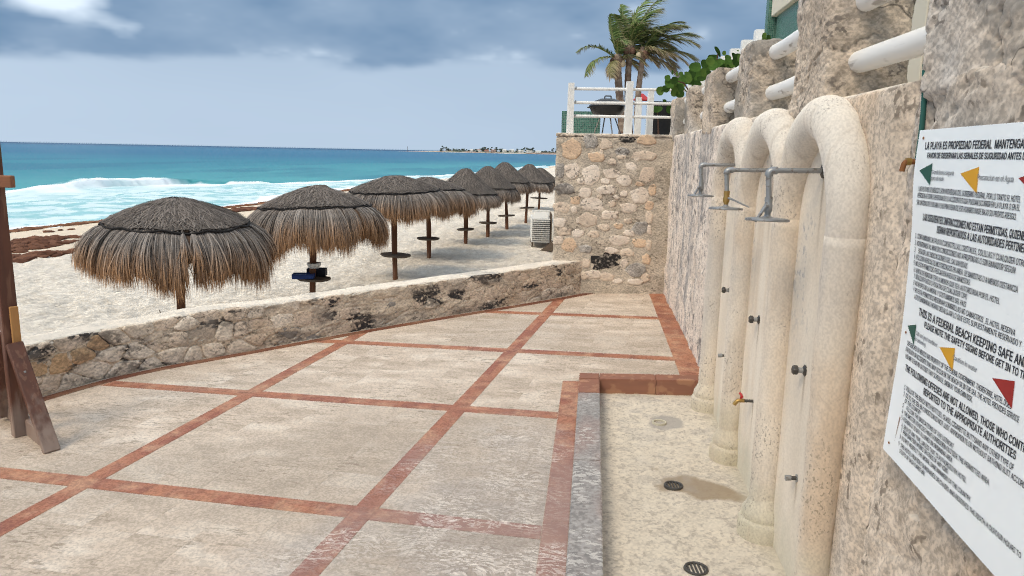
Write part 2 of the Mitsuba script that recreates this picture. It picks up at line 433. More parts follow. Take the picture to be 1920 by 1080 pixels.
def cast_color(p, n, uv):
    s, w = wall_sw(p)
    c = mix((0.66, 0.59, 0.505), (0.585, 0.505, 0.415), smoothstep(0.3, 0.75, fbm(s * 3, p.z * 1.1, 2.0, 5)))
    c = mix(c, (0.50, 0.375, 0.265), smoothstep(0.47, 0.80, fbm(s * 4 + 3, p.z * 1.3, w * 3, 5)) * 0.7)
    c = mix(c, (0.43, 0.405, 0.38), smoothstep(0.45, 0.75, fbm(s * 5 + 13, p.z * 1.1, w * 4, 5)) * 0.55)
    c = mix(c, (0.67, 0.625, 0.56), smoothstep(1.45, 2.3, p.z + (fbm(s * 4, p.z * 3, 1.0, 4) - 0.5) * 0.9) * 0.65)
    c = mix(c, (0.43, 0.405, 0.30), smoothstep(0.42, -0.1, p.z + (fbm(s * 6, p.z * 3, 7.0, 4) - 0.5) * 0.5) * 0.7)
    run = smoothstep(0.54, 0.72, fbm(s * 30, p.z * 1.6, w * 8, 4))
    c = mix(c, (0.36, 0.29, 0.22), run * 0.30)
    c = c * grain(s, p.z, w, 120, 0.91, 1.08)
    f = fbm(s * 110, p.z * 85, w * 110, 3)
    pit = smoothstep(0.60, 0.70, f) * smoothstep(0.44, 0.66, fbm(s * 5, p.z * 3.4, w * 4 + 5, 5))
    c = mix(c, (0.19, 0.155, 0.125), pit * 0.6)
    scratch = (1 - smoothstep(0.0, 0.008, dr.abs(fbm(s * 3, p.z * 2.2, w * 3 + 40, 5) - 0.5))) * 0.20
    return mix(c, (0.26, 0.20, 0.15), scratch)


def panel_color(p, n, uv):
    s, w = wall_sw(p)
    c = mix((0.68, 0.61, 0.52), (0.60, 0.525, 0.435), smoothstep(0.3, 0.75, fbm(s * 2.5, p.z * 0.9, 2.0, 5)))
    c = mix(c, (0.55, 0.43, 0.31), smoothstep(0.5, 0.8, fbm(s * 6 + 3, p.z * 0.8, 5.0, 5)) * 0.6)
    c = mix(c, (0.42, 0.41, 0.33), smoothstep(0.40, -0.1, p.z + (fbm(s * 6, p.z * 3, 7.0, 4) - 0.5) * 0.6) * 0.6)
    c = mix(c, (0.40, 0.375, 0.35), smoothstep(0.56, 0.72, fbm(s * 40, p.z * 36, 3.0, 3)) * smoothstep(0.45, 0.65, fbm(s * 3, p.z * 2 + 9, 1.0, 4)) * smoothstep(0.9, 1.5, p.z) * 0.8)
    for s0, z0, ln in ((3.58, 1.97, 0.5), (4.56, 1.95, 0.6), (5.62, 1.97, 0.5), (3.585, 1.01, 0.28), (4.62, 1.03, 0.3), (3.55, 0.48, 0.22), (4.6, 0.52, 0.25)):
        e = (s - s0 + 0.02 * (noise(p.z * 9, s0) - 0.5)) / (0.010 + 0.012 * noise(p.z * 14, s0 + 5))
        c = mix(c, (0.30, 0.225, 0.15), dr.exp(-e * e) * smoothstep(z0 - ln, z0 - 0.02, p.z) * smoothstep(z0 + 0.01, z0 - 0.01, p.z) * 0.65)
    hair = (1 - smoothstep(0.0, 0.006, dr.abs(fbm(s * 2.2, p.z * 1.7, 31.0, 5) - 0.5))) * smoothstep(0.48, 0.6, fbm(s * 2, p.z * 2, 3.0, 3)) * 0.35
    c = mix(c, (0.30, 0.24, 0.18), hair)
    return c * grain(s, p.z, w, 100, 0.94, 1.05)


def stone_tint(a, b, grime, lichen, rough=1.0):
    def f(p, n, uv):
        c = mix(a, b, smoothstep(0.3, 0.7, fbm(p.x * 6, p.y * 6, p.z * 6, 5)))
        c = mix(c, (0.50, 0.34, 0.215), smoothstep(0.46, 0.8, fbm(p.x * 2.6, p.y * 2.6, p.z * 2.6 + 6, 5)) * grime)
        c = c * grain(p.x, p.y, p.z, 60, 1 - 0.27 * rough, 1 + 0.2 * rough)
        h = fbm(p.x * 34, p.y * 34, p.z * 34, 3)
        m = smoothstep(0.535, 0.62, fbm(p.x * 2.9 + 3, p.y * 2.9, p.z * 4.2, 5) * 0.84 + h * 0.16)
        c = mix(c, (0.040, 0.037, 0.038), m * smoothstep(0.26, 0.50, h) * lichen)
        c = mix(c, (0.25, 0.215, 0.185), smoothstep(0.50, 0.68, fbm(p.x * 4.4 + 12, p.y * 4.4, p.z * 5.5, 5)) * lichen * 0.55)
        c = mix(c, (0.09, 0.078, 0.07), (1 - smoothstep(0.0, 0.011, dr.abs(fbm(p.x * 3.4, p.y * 3.4, p.z * 3.4 + 50, 5) - 0.5))) * lichen * 0.6)
        c = mix(c, (0.11, 0.09, 0.075), smoothstep(0.57, 0.68, h) * smoothstep(0.45, 0.62, fbm(p.x * 7, p.y * 7, p.z * 7 + 4, 4)) * 0.7)
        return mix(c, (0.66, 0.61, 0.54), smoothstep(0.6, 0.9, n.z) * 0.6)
    return f


def sand_color(p, n, uv):
    c = mix((0.47, 0.425, 0.368), (0.55, 0.50, 0.435), fbm(p.x * 0.9, p.y * 0.9, 0.0, 4))
    c = mix(c, (0.50, 0.43, 0.345), smoothstep(0.5, 0.75, fbm(p.x * 7, p.y * 7, 3.0, 3)) * 0.45)
    c = c * grain(p.x, p.y, 1.0, 11, 0.90, 1.08) * grain(p.x, p.y, 5.0, 40, 0.88, 1.10)  # light and dark tone painted into the sand, standing for footprint shading
    d = p.x - pwl(p.y, SHORE)
    wet = smoothstep(3.2, 0.6, d + (noise(p.y * 0.4, p.x * 0.2) - 0.5) * 2)
    c = mix(c, (0.42, 0.335, 0.245), wet * 0.7)
    tan = smoothstep(15, 11.5, d) * smoothstep(90, 40, p.y)
    return mix(c, (0.52, 0.43, 0.325), tan * 0.7)


def sand_bump(p, n, uv):
    return fbm(p.x * 4.5, p.y * 4.5, 0.0, 4) + 0.45 * fbm(p.x * 15, p.y * 15, 4.0, 2)


SHORE = [(-60, -52.0), (0, -33.0), (20, -27.0), (34.4, -23.4), (53, -19.0), (76, -17.0), (94, -14.5), (133, -5.0), (224, 13.0), (420, 62.0), (900, 260.0)]
FOAM = [(-60, -66.0), (10, -52.0), (45, -41.5), (60, -40.0), (70, -39.0), (79, -36.0), (82, -28.0), (94, -22.5), (133, -10.5), (224, 6.0), (420, 52.0), (900, 248.0)]


def sea_color(p, n, uv):
    x, y = p.x, p.y
    f = pwl(y, FOAM); s0 = pwl(y, SHORE)
    off = f - x
    dist = dr.sqrt(x * x + y * y)
    c = mix((0.055, 0.265, 0.30), (0.022, 0.175, 0.245), smoothstep(-5, 70, off + 20 * (fbm(x * 0.03, y * 0.012, 1.0) - 0.5)))
    c = mix(c, (0.015, 0.115, 0.215), smoothstep(110, 420, dist + 160 * (fbm(x * 0.008, y * 0.004, 4.0) - 0.5)))
    c = mix(c, (0.012, 0.062, 0.135), smoothstep(900, 3600, dist))
    c = mix(c, (0.014, 0.125, 0.205), smoothstep(0.52, 0.68, fbm(x * 0.05, y * 0.016, 7.0, 4)) * smoothstep(2500, 500, dist) * 0.55)
    w = s0 - f + 0.5
    t = (x - f) / w + (fbm(x * 0.22, y * 0.10, 2.0, 4) - 0.5) * 0.55
    inside = smoothstep(-0.04, 0.06, t)
    lace = smoothstep(0.34, 0.60, fbm(x * 1.3 + 3 * noise(x * 0.6, y * 0.5), y * 0.7, 5.0, 4))
    foam = inside * dr.maximum(lace * 0.55 + 0.06, dr.maximum(smoothstep(0.40, 0.05, t), smoothstep(0.9, 0.97, t)))
    c = mix(c, (0.27, 0.52, 0.55), inside * 0.75)
    return mix(c, (0.80, 0.84, 0.85), dr.clip(foam, 0, 1))


def sea_bump(p, n, uv):
    d = dr.sqrt(p.x * p.x + p.y * p.y)
    return (fbm(p.x * 0.35, p.y * 0.9, 0.0, 3) * 1.0 + fbm(p.x * 1.6, p.y * 3.2, 3.0, 3) * 0.3) * smoothstep(900, 60, d)


def bark_color(p, n, uv):
    c = mix((0.20, 0.088, 0.048), (0.105, 0.048, 0.03), fbm(p.x * 16, p.y * 16, p.z * 1.3, 4))
    return mix(c, (0.24, 0.155, 0.11), smoothstep(0.58, 0.72, fbm(p.x * 30, p.y * 30, p.z * 2.2 + 4, 3)) * 0.55)


def frame_wood(p, n, uv):
    c = mix((0.125, 0.045, 0.025), (0.058, 0.024, 0.016), fbm(p.x * 30, p.y * 30, p.z * 2.2, 4))
    c = mix(c, (0.20, 0.10, 0.062), smoothstep(0.56, 0.7, fbm(p.x * 40, p.y * 40, p.z * 3 + 5, 3)) * 0.5)
    return mix(c, (0.27, 0.21, 0.175), smoothstep(0.30, -0.12, p.z + (fbm(p.x * 30, p.y * 30, p.z * 5, 4) - 0.5) * 0.5) * 0.7)


def new_wood(p, n, uv):
    return mix((0.44, 0.235, 0.085), (0.33, 0.155, 0.055), fbm(p.x * 40, p.y * 40, p.z * 4, 4))


def beam_wood(p, n, uv):
    return mix((0.29, 0.125, 0.058), (0.16, 0.063, 0.033), fbm(p.x * 4, p.y * 40, p.z * 40, 4))


def grey_wood(p, n, uv):
    return mix((0.17, 0.13, 0.10), (0.09, 0.07, 0.055), fbm(p.x * 22, p.y * 22, p.z * 40, 4))


def mosaic(p, n, uv):
    a, b, q = p.x * 0.8 + p.y * 0.6, p.y * 0.8 - p.x * 0.6, p.z
    t = 0.03
    ax, bz = p.x * U[1] + 0 * p.y, q
    s, w = wall_sw(p)
    along = dr.select(dr.abs(n.x * N[0] + n.y * N[1]) > 0.6, s, w)
    i, j = dr.floor(along / t), dr.floor(q / t)
    fx, fz = along / t - i, q / t - j
    joint = dr.select((fx < 0.12) | (fz < 0.12), 1.0, 0.0)
    r = cell_rand(i, j, 2)
    c = mix((0.018, 0.075, 0.055), (0.055, 0.17, 0.12), r)
    return mix(c, (0.26, 0.30, 0.27), joint * 0.75)


def paint_white(p, n, uv):
    c = mix((0.74, 0.73, 0.71), (0.66, 0.645, 0.62), fbm(p.x * 6, p.y * 6, p.z * 6, 3))
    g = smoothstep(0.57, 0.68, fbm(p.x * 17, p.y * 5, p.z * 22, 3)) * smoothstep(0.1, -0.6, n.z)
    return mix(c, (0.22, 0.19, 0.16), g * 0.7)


def steel_color(p, n, uv):
    c = mix((0.36, 0.37, 0.38), (0.24, 0.245, 0.25), fbm(p.x * 30, p.y * 30, p.z * 30, 3))
    return mix(c, (0.16, 0.12, 0.09), smoothstep(0.6, 0.7, fbm(p.x * 60, p.y * 60, p.z * 60 + 3, 3)) * 0.6)


mat('m_tile', tile_color, 0.62, 0.3)
mat('m_red', red_color, 0.55, 0.35)
mat('m_red_dark', lambda p, n, uv: red_color(p, n, uv) * 0.52, 0.6, 0.3)
mat('m_grout', (0.41, 0.35, 0.285), 0.9, 0.1)
mat('m_kerb', kerb_color, 0.6, 0.3)
mat('m_kerb_red', kerb_red, 0.55, 0.35)
mat('m_pan', pan_color, pan_rough, 0.4)
mat('m_bigwall', big_wall_color, 0.92, 0.1, grime_bump, 0.006, 3e-3)
mat('m_pier', pier_color, 0.92, 0.1, grime_bump, 0.006, 3e-3)
mat('m_cast', cast_color, 0.8, 0.2)
mat('m_panel', panel_color, 0.75, 0.2)
mat('m_mortar', stone_tint((0.60, 0.50, 0.395), (0.49, 0.405, 0.315), 0.35, 1.0), 0.95, 0.1, grime_bump, 0.004, 3e-3)
mat('m_terrace_mortar', stone_tint((0.52, 0.45, 0.37), (0.42, 0.36, 0.29), 0.2, 0.25, 1.0), 0.95, 0.1, grime_bump, 0.004, 3e-3)
mat('m_tstone_a', stone_tint((0.68, 0.565, 0.455), (0.58, 0.47, 0.375), 0.25, 0.15, 0.6), 0.92, 0.1, grime_bump, 0.005, 3e-3)
mat('m_tstone_b', stone_tint((0.74, 0.65, 0.56), (0.64, 0.54, 0.45), 0.1, 0.1, 0.6), 0.92, 0.1, grime_bump, 0.005, 3e-3)
mat('m_tstone_c', stone_tint((0.66, 0.49, 0.345), (0.58, 0.42, 0.30), 0.2, 0.1, 0.6), 0.92, 0.1, grime_bump, 0.005, 3e-3)
mat('m_tstone_d', stone_tint((0.47, 0.435, 0.40), (0.30, 0.275, 0.25), 0.0, 0.6, 1.2), 0.92, 0.1, grime_bump, 0.006, 3e-3)
mat('m_stone_a', stone_tint((0.62, 0.51, 0.41), (0.51, 0.41, 0.32), 0.35, 1.0), 0.92, 0.1, grime_bump, 0.004, 3e-3)
mat('m_stone_b', stone_tint((0.70, 0.61, 0.51), (0.58, 0.49, 0.395), 0.15, 0.6), 0.92, 0.1, grime_bump, 0.004, 3e-3)
mat('m_stone_c', stone_tint((0.52, 0.36, 0.215), (0.44, 0.275, 0.16), 0.5, 0.4), 0.92, 0.1, grime_bump, 0.004, 3e-3)
mat('m_stone_d', stone_tint((0.34, 0.305, 0.275), (0.20, 0.18, 0.165), 0.0, 0.9), 0.92, 0.1, grime_bump, 0.004, 3e-3)
mat('m_black_stone', lambda p, n, uv: mix((0.028, 0.026, 0.026), (0.30, 0.26, 0.22), smoothstep(0.50, 0.72, fbm(p.x * 34, p.y * 34, p.z * 34, 4))), 0.95, 0.1, grime_bump, 0.01, 3e-3)
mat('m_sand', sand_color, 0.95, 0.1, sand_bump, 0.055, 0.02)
mat('m_sea', sea_color, 0.35, 0.2, sea_bump, 0.5, 0.08)
vmat('m_vertex')
vmat('m_leafy', 0.6, 0.3)
mat('m_bark', bark_color, 0.8, 0.2)
mat('m_frame', frame_wood, 0.55, 0.4)
mat('m_new_wood', new_wood, 0.6, 0.3)
mat('m_beam', beam_wood, 0.6, 0.3)
mat('m_grey_wood', grey_wood, 0.85, 0.2)
mat('m_mosaic', mosaic, 0.3, 0.5)
mat('m_white', paint_white, 0.4, 0.45)
mat('m_steel', steel_color, 0.42, 0.5, metallic=0.55)
mat('m_dark_steel', (0.085, 0.08, 0.075), 0.4, 0.5, metallic=0.6)
mat('m_brass', (0.38, 0.235, 0.075), 0.4, 0.5, metallic=0.7)
mat('m_redplastic', (0.40, 0.03, 0.03), 0.4)
mat('m_sign', lambda p, n, uv: mix((0.80, 0.845, 0.875), (0.76, 0.795, 0.815), fbm(p.x * 5, p.y * 5, p.z * 5)), 0.35, 0.5)
mat('m_ink', (0.035, 0.04, 0.05), 0.6)
mat('m_ink_soft', (0.20, 0.215, 0.235), 0.6)
mat('m_flag_green', (0.022, 0.085, 0.065), 0.5)
mat('m_flag_yellow', (0.60, 0.31, 0.022), 0.5)
mat('m_flag_red', (0.30, 0.025, 0.022), 0.5)
mat('m_rust', (0.20, 0.085, 0.035), 0.8)
mat('m_green_pipe', (0.03, 0.11, 0.095), 0.5)
mat('m_rope', (0.022, 0.02, 0.02), 0.9)
mat('m_blue', (0.018, 0.045, 0.18), 0.4)
mat('m_navy', (0.012, 0.014, 0.025), 0.5)
mat('m_black', (0.012, 0.012, 0.013), 0.35, 0.5)
mat('m_plastic', (0.72, 0.71, 0.68), 0.4)
mat('m_beige', (0.50, 0.42, 0.30), 0.5)
mat('m_cream', lambda p, n, uv: mix((0.58, 0.54, 0.45), (0.52, 0.475, 0.39), fbm(p.x, p.y, p.z * 3)), 0.8)
mat('m_brown', (0.16, 0.09, 0.065), 0.7)
mat('m_dark', (0.02, 0.02, 0.022), 0.5)
mat('m_trunk', lambda p, n, uv: mix(mix((0.30, 0.235, 0.185), (0.19, 0.14, 0.11), smoothstep(0.35, 0.65, noise(p.z * 14, p.x * 3, p.y * 3))), (0.13, 0.075, 0.05), smoothstep(0.55, 0.7, fbm(p.x * 9, p.y * 9, p.z * 5)) * 0.7), 0.9, 0.1)
for _i, (_a, _b) in enumerate((((0.085, 0.165, 0.035), (0.055, 0.11, 0.028)), ((0.05, 0.10, 0.024), (0.03, 0.062, 0.018)), ((0.12, 0.20, 0.045), (0.075, 0.135, 0.032)))):
    scene[f'm_leaf{_i}'] = {'type': 'principledthin', 'base_color': proc(lambda p, n, uv, a=_a, b=_b: mix(a, b, fbm(p.x * 14, p.y * 14, p.z * 14))), 'roughness': 0.35, 'diff_trans': 0.45, 'spec_trans': 0.0}

# ------------------------------------------------------------------ beach, sea, headland
LOW = np.array([(-8.6, -3.0), (-7.0, 0.6), (-5.6, 3.4), (-4.75, 5.0), (-4.3, 5.75), (-3.78, 6.72), (-2.9, 7.53), (-1.917, 8.352), (-0.4, 9.5), (1.146, 10.70)])


def smooth_line(pts, n=400):
    from scipy.interpolate import CubicSpline
    d = np.r_[0, np.cumsum(np.linalg.norm(np.diff(pts, axis=0), axis=1))]
    cs = CubicSpline(d, pts); q = np.linspace(0, d[-1], n)
    return cs(q), q


LOWP, LOWD = smooth_line(LOW, 600)
LOW_LEN = LOWD[-1]


def low_at(t):
    x = np.interp(t, LOWD, LOWP[:, 0]); y = np.interp(t, LOWD, LOWP[:, 1])
    e = 0.05
    dx = np.interp(t + e, LOWD, LOWP[:, 0]) - np.interp(t - e, LOWD, LOWP[:, 0]); dy = np.interp(t + e, LOWD, LOWP[:, 1]) - np.interp(t - e, LOWD, LOWP[:, 1])
    L = np.hypot(dx, dy)
    return np.stack([x, y], -1), np.stack([dx / L, dy / L], -1), np.stack([dy / L, -dx / L], -1)     # point, along, towards the patio


def beach_z(x, y):
    d = x - pwl(y, SHORE, np)
    z = np.interp(d, [-30, 0, 3, 9, 12.6, 14.2, 17, 30], [-3.4, -2.03, -1.80, -1.42, -1.32, -1.06, -1.0, -1.0])
    p = np.stack([x, y, 0 * x], -1)
    near = np.clip(1 - (np.hypot(x, y) - 60) / 60, 0.15, 1)
    z = z + (meshkit.fbm(p * 0.35 + 9, 3, 4) - 0.5) * 0.16 * np.clip(d / 8, 0, 1)
    z = z + ((meshkit.fbm(p * 2.3, 3, 8) - 0.5) * 0.16 - 0.05 * np.clip((meshkit.noise(p * 3.4 + 3, 12) - 0.62) * 5, 0, 1)) * near * np.clip((d - 3) / 8, 0, 1)
    for (x0, y0) in ((-9.75, 14.1), (-8.95, 13.3), (-8.3, 12.7)):
        e = (x - x0) * 0.955 - (y - y0) * 0.296
        a = (x - x0) * 0.296 + (y - y0) * 0.955
        z = z - 0.055 * np.exp(-(e / 0.10) ** 2) * (0.75 + 0.35 * np.sin(a * 22)) * np.exp(-((a - 1) / 7) ** 2) + 0.02 * np.exp(-((np.abs(e) - 0.22) / 0.08) ** 2)
    return z


an = np.radians(np.linspace(-66, 30, 560)); rr_ = 7.0 * (700 / 7.0) ** np.linspace(0, 1, 330)
A_, R_ = np.meshgrid(an, rr_, indexing='ij')
X_, Y_ = R_ * np.sin(A_), R_ * np.cos(A_)
Zb = beach_z(X_, Y_)
# sand stays on the sea side of the low wall: push it under the patio elsewhere
inside = Polygon(np.vstack([LOWP, [(1.1, 10.6), (30, 9.0), (30, -10), (-8.6, -10)]]))
from shapely import contains_xy
Zb = np.where(contains_xy(inside.buffer(-0.12), X_, Y_), np.minimum(Zb, -1.3), Zb)
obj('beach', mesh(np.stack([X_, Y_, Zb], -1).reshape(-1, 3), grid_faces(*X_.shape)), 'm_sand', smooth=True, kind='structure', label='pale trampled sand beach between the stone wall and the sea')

# the sea: a sheet to the horizon, the surf modelled nearer in
def wave_z(x, y):
    f = pwl(y, FOAM, np); p = np.stack([x, y, 0 * x], -1)
    z = (meshkit.fbm(p * [0.16, 0.07, 1], 3, 2) - 0.5) * 0.35 + (meshkit.fbm(p * [0.9, 0.5, 1], 3, 6) - 0.5) * 0.14
    crest = np.exp(-((x - f - 1.5 - (meshkit.noise(p * [0, 0.11, 0], 5) - 0.5) * 4) / np.where(x < f + 1.5, 2.4, 0.9)) ** 2)
    h = np.clip((y - 56) / 10, 0, 1) * np.clip((84 - y) / 8, 0, 1)
    z = z + crest * h * (0.75 + 0.5 * (meshkit.fbm(p * [0.5, 0.5, 1], 3, 15) - 0.5))
    for off, a in ((16, 0.18), (38, 0.22), (70, 0.22)):
        z = z + a * np.exp(-((x - f + off + (meshkit.noise(p * [0.02, 0.05, 0], 7 + off) - 0.5) * 14) / 2.6) ** 2) * meshkit.noise(p * [0, 0.05, 0] + off, 3)
    return z


gx_, gy_ = np.meshgrid(np.linspace(-130, 10, 420), 14 * (240 / 14) ** np.linspace(0, 1, 420), indexing='ij')
edge_ = np.clip(np.minimum.reduce([(gx_ + 130) / 15, (10 - gx_) / 5, (240 - gy_) / 40, (gy_ - 14) / 2]), 0, 1)
surf = mesh(np.stack([gx_, gy_, -2.0 + 0.06 * edge_ - 0.06 * (1 - edge_) + wave_z(gx_, gy_) * edge_], -1).reshape(-1, 3), grid_faces(*gx_.shape))
an2 = np.radians(np.linspace(-85, 60, 160)); r2 = 10 * (30000 / 10) ** np.linspace(0, 1, 160)
A2, R2 = np.meshgrid(an2, r2, indexing='ij')
far_sea = mesh(np.stack([R2 * np.sin(A2), R2 * np.cos(A2), np.full_like(R2, -2.03) - 0.30 * (R2 < 255) * ((R2 * np.sin(A2)) > -135)], -1).reshape(-1, 3), grid_faces(*A2.shape))
obj('sea', cat([surf, far_sea]), 'm_sea', smooth=True, kind='structure', label='turquoise sea with white surf breaking along the beach')

# sargassum: heaps and strips of brown weed on the lower beach
def weed(n, dens, seed):
    g = np.random.default_rng(seed); P = []
    while len(P) < n:
        y = g.uniform(14, 75, 4000); d = g.uniform(0.2, 15, 4000)
        x = pwl(y, SHORE, np) + d
        p = np.stack([x, y, 0 * x], -1)
        k = dens(d, y, meshkit.fbm(p * [0.55, 0.16, 1], 4, 31), meshkit.fbm(p * [1.5, 0.8, 1], 3, 41))
        ok = g.uniform(0, 1, 4000) < k
        P += list(np.stack([x, y], -1)[ok])
    return np.array(P[:n])


def weed_density(d, y, n1, n2):
    low = np.clip((d - 9.6) / 1.2, 0, 1) * np.clip((14.4 - d) / 0.4, 0, 1) * (n1 > 0.46 - 0.10 * np.clip((d - 11.5), 0, 1)) * (n2 > 0.36)
    mid = np.clip((d - 3.6) / 1, 0, 1) * np.clip((10.5 - d) / 1, 0, 1) * np.clip((n1 - 0.535) * 16, 0, 1) * (n2 > 0.42)
    strand = np.exp(-((d - 1.2 - 1.0 * (n2 - 0.5)) / 0.30) ** 2)
    return np.clip(low + mid + strand, 0, 1)


wp = weed(17000, weed_density, 5)
ico = trimesh.creation.icosphere(subdivisions=0)
g = np.random.default_rng(6); nW = len(wp)
sc = g.uniform(0.10, 0.26, (nW, 1, 1)) * np.array([1.0, 1.0, 0.42]); ang = g.uniform(0, 6.28, nW)
vv = (ico.vertices[None] * (1 + g.uniform(-0.3, 0.3, (nW, 12, 1)))) * sc
ca, sa = np.cos(ang)[:, None], np.sin(ang)[:, None]
vx = vv[..., 0] * ca - vv[..., 1] * sa; vy = vv[..., 0] * sa + vv[..., 1] * ca
zb = beach_z(wp[:, 0], wp[:, 1])
V = np.stack([vx + wp[:, :1], vy + wp[:, 1:], vv[..., 2] + zb[:, None] + 0.02], -1).reshape(-1, 3)
Fw = (ico.faces[None] + (np.arange(nW) * 12)[:, None, None]).reshape(-1, 3)
tone = g.uniform(0, 1, (nW, 1, 1)); dW = (wp[:, 0] - pwl(wp[:, 1], SHORE, np))[:, None, None]
colW = np.array([0.075, 0.032, 0.020]) * (1 - tone) + np.array([0.16, 0.075, 0.045]) * tone
colW = np.where(dW < 2.5, colW * [1.5, 1.6, 1.5], colW)
obj('sargassum', mesh(V, Fw), 'm_vertex', smooth=False, color=np.broadcast_to(colW, (nW, 12, 3)).reshape(-1, 3), kind='stuff', label='reddish brown seaweed washed up in strips on the lower beach', cat_='seaweed')

# far headland across the bay
hx = np.linspace(-330, 900, 160); hy = np.linspace(0, 260, 24)
HX, HY = np.meshgrid(hx, hy, indexing='ij')
rise = np.clip((HX + 330) / 160, 0, 1) ** 1.3 * np.clip(HY / 24, 0, 1) * (2.2 + 2.2 * meshkit.fbm(np.stack([HX / 60, HY / 60, 0 * HX], -1), 3, 4))
HZ = -2.25 + rise * 1.3 + 0.3
coast = 2050 - 0.22 * (HX + 300) + 30 * meshkit.noise(np.stack([HX / 150, 0 * HX, 0 * HX], -1), 3)


def head_y(x):
    return 2050 - 0.22 * (x + 300) + 30 * meshkit.noise(np.array([x / 150, 0, 0.0]), 3)


def head_pt(x, back):
    return x, head_y(x) + back


mat('m_head', lambda p, n, uv: mix(mix((0.52, 0.47, 0.40), (0.11, 0.125, 0.09), smoothstep(-1.2, 0.2, p.z + 1.5 * (noise(p.x * 0.06, p.y * 0.06) - 0.5))), (0.27, 0.17, 0.14), smoothstep(0.5, 0.65, fbm(p.x * 0.02, p.y * 0.02, 3.0)) * 0.6), 0.95, 0.1)
obj('headland', mesh(np.stack([HX, coast + HY, HZ], -1).reshape(-1, 3), grid_faces(*HX.shape)), 'm_head', smooth=True, kind='structure', label='low wooded headland far across the bay')


def far_tree_cloud(n, seed):
    g = np.random.default_rng(seed); parts = []; cols = []
    for _ in range(n):
        x = g.uniform(-205, 330); b = g.uniform(12, 110)
        if g.uniform() < 0.30 and x > -60: b += 60
        X, Y = head_pt(x, b)
        base = 0.3; palm = g.uniform() < 0.5
        h = g.uniform(8, 14.5) if palm else g.uniform(4, 10)
        dens = meshkit.noise(np.array([x / 30, 4.0, 0]), 8)
        if dens < 0.36: h *= 0.55
        rad = g.uniform(2.2, 3.4) if palm else g.uniform(2.5, 5)
        c = trimesh.creation.icosphere(subdivisions=1)
        v = np.array(c.vertices); v *= (1 + g.uniform(-0.35, 0.35, (len(v), 1))); v *= [rad, rad, rad * (0.62 if palm else 0.6)]
        v += [X, Y, base + h - rad * 0.4]
        parts.append(mesh(v, c.faces)); cols.append(np.tile(np.array([0.075, 0.095, 0.085]) * g.uniform(0.8, 1.5), (len(v), 1)))
        if palm:
            t = tube([[X, Y, base - 1], [X + g.uniform(-.6, .6), Y, base + h - 1]], 0.28, 5)
            parts.append(t); cols.append(np.tile([0.12, 0.10, 0.085], (len(t.vertices), 1)))
    return cat(parts), np.vstack(cols)


tm, tc = far_tree_cloud(300, 3)
obj('far_trees', tm, 'm_vertex', smooth=False, color=tc, kind='stuff', label='dark palms and bushes covering the far headland', cat_='trees')


def far_house(x, back, wd, h, col, roofcol, label):
    k = thing('seaside_house', label, 'house', 'houses on the far headland')
    X, Y = head_pt(x, back); z0 = 0.6
    obj('house_wall', bx([X, Y, z0 + h / 2], [wd, 9, h]), col, k, False)
    r = np.array([[-wd / 2 - .5, -5, 0], [wd / 2 + .5, -5, 0], [wd / 2 + .5, 5, 0], [-wd / 2 - .5, 5, 0], [-wd / 2 * .7, 0, 2.0], [wd / 2 * .7, 0, 2.0]]) + [X, Y, z0 + h + 0.02]
    obj('roof', fixed(trimesh.convex.convex_hull(r)), roofcol, k, False)
    nwin = max(2, int(wd / 4))
    for i in range(nwin):
        obj('window', bx([X - wd / 2 + (i + .5) * wd / nwin, Y - 4.5, z0 + h * .55], [1.6, 0.12, 1.5]), 'm_dark', k, False)


mat('m_roof', (0.30, 0.13, 0.09), 0.9); mat('m_palewall', (0.62, 0.60, 0.55), 0.8); mat('m_thatch_far', (0.33, 0.23, 0.19), 0.9)
HOUSES = ['tiny white flat house at the seaward left end of the far headland', 'tiny white house with brown roof, second from the left on the far headland', 'tiny long brownish house with red roof, left part of the far headland', 'tiny brownish house with brown roof, just right of the red roofed one on the headland', 'tiny white flat house, fifth from the left on the far headland',
          'tallest tiny white house, in the middle of the far headland', 'tiny long white house, third from the right on the far headland', 'longest tiny white house, second from the right on the far headland', 'tiny white house at the right end of the far headland, nearest the tower block']
for i, (x, b, wd, h, c, r) in enumerate([(-118, 14, 9, 4.5, 'm_palewall', 'm_palewall'), (-98, 20, 10, 5.5, 'm_palewall', 'm_thatch_far'), (-76, 10, 13, 4.2, 'm_thatch_far', 'm_roof'), (-58, 12, 14, 5, 'm_thatch_far', 'm_thatch_far'),
                            (-28, 22, 12, 6, 'm_palewall', 'm_palewall'), (-8, 18, 13, 6.5, 'm_palewall', 'm_palewall'), (16, 12, 16, 4.6, 'm_palewall', 'm_palewall'), (38, 12, 17, 4.8, 'm_palewall', 'm_palewall'), (62, 12, 15, 4.4, 'm_palewall', 'm_palewall')]):
    far_house(x, b, wd, h, c, r, HOUSES[i])
k = thing('harbour_beacon', 'thin grey beacon mast standing at the seaward tip of the headland', 'beacon')
obj('mast', tube([[-292, 2040, -2.2], [-292, 2040, 9]], [0.9, 0.5], 8), 'm_grey_wood', k)
obj('lamp_house', lathe([(0, 9), (1.0, 9), (1.0, 10.4), (0.5, 11), (0, 11)], 10, (-292, 2040, 0)), 'm_grey_wood', k)
k = thing('tower_block', 'grey tower block at the right end of the headland, beside the terrace wall', 'building')
obj('building_wall', bx([116, 1985, 8], [11, 11, 19]), 'm_palewall', k, False)
for i in range(4):
    obj('window', bx([116, 1979.4, 4.5 + i * 3.6], [8.5, 0.15, 1.4]), 'm_dark', k, False)

# ------------------------------------------------------------------ the patio
low_in = [tuple(p) for p in LOWP[::20]] + [tuple(LOWP[-1])]
WB = 1.075                                              # foot of the shower wall


def sw(s, w):
    return tuple((s * U + w * N)[:2])


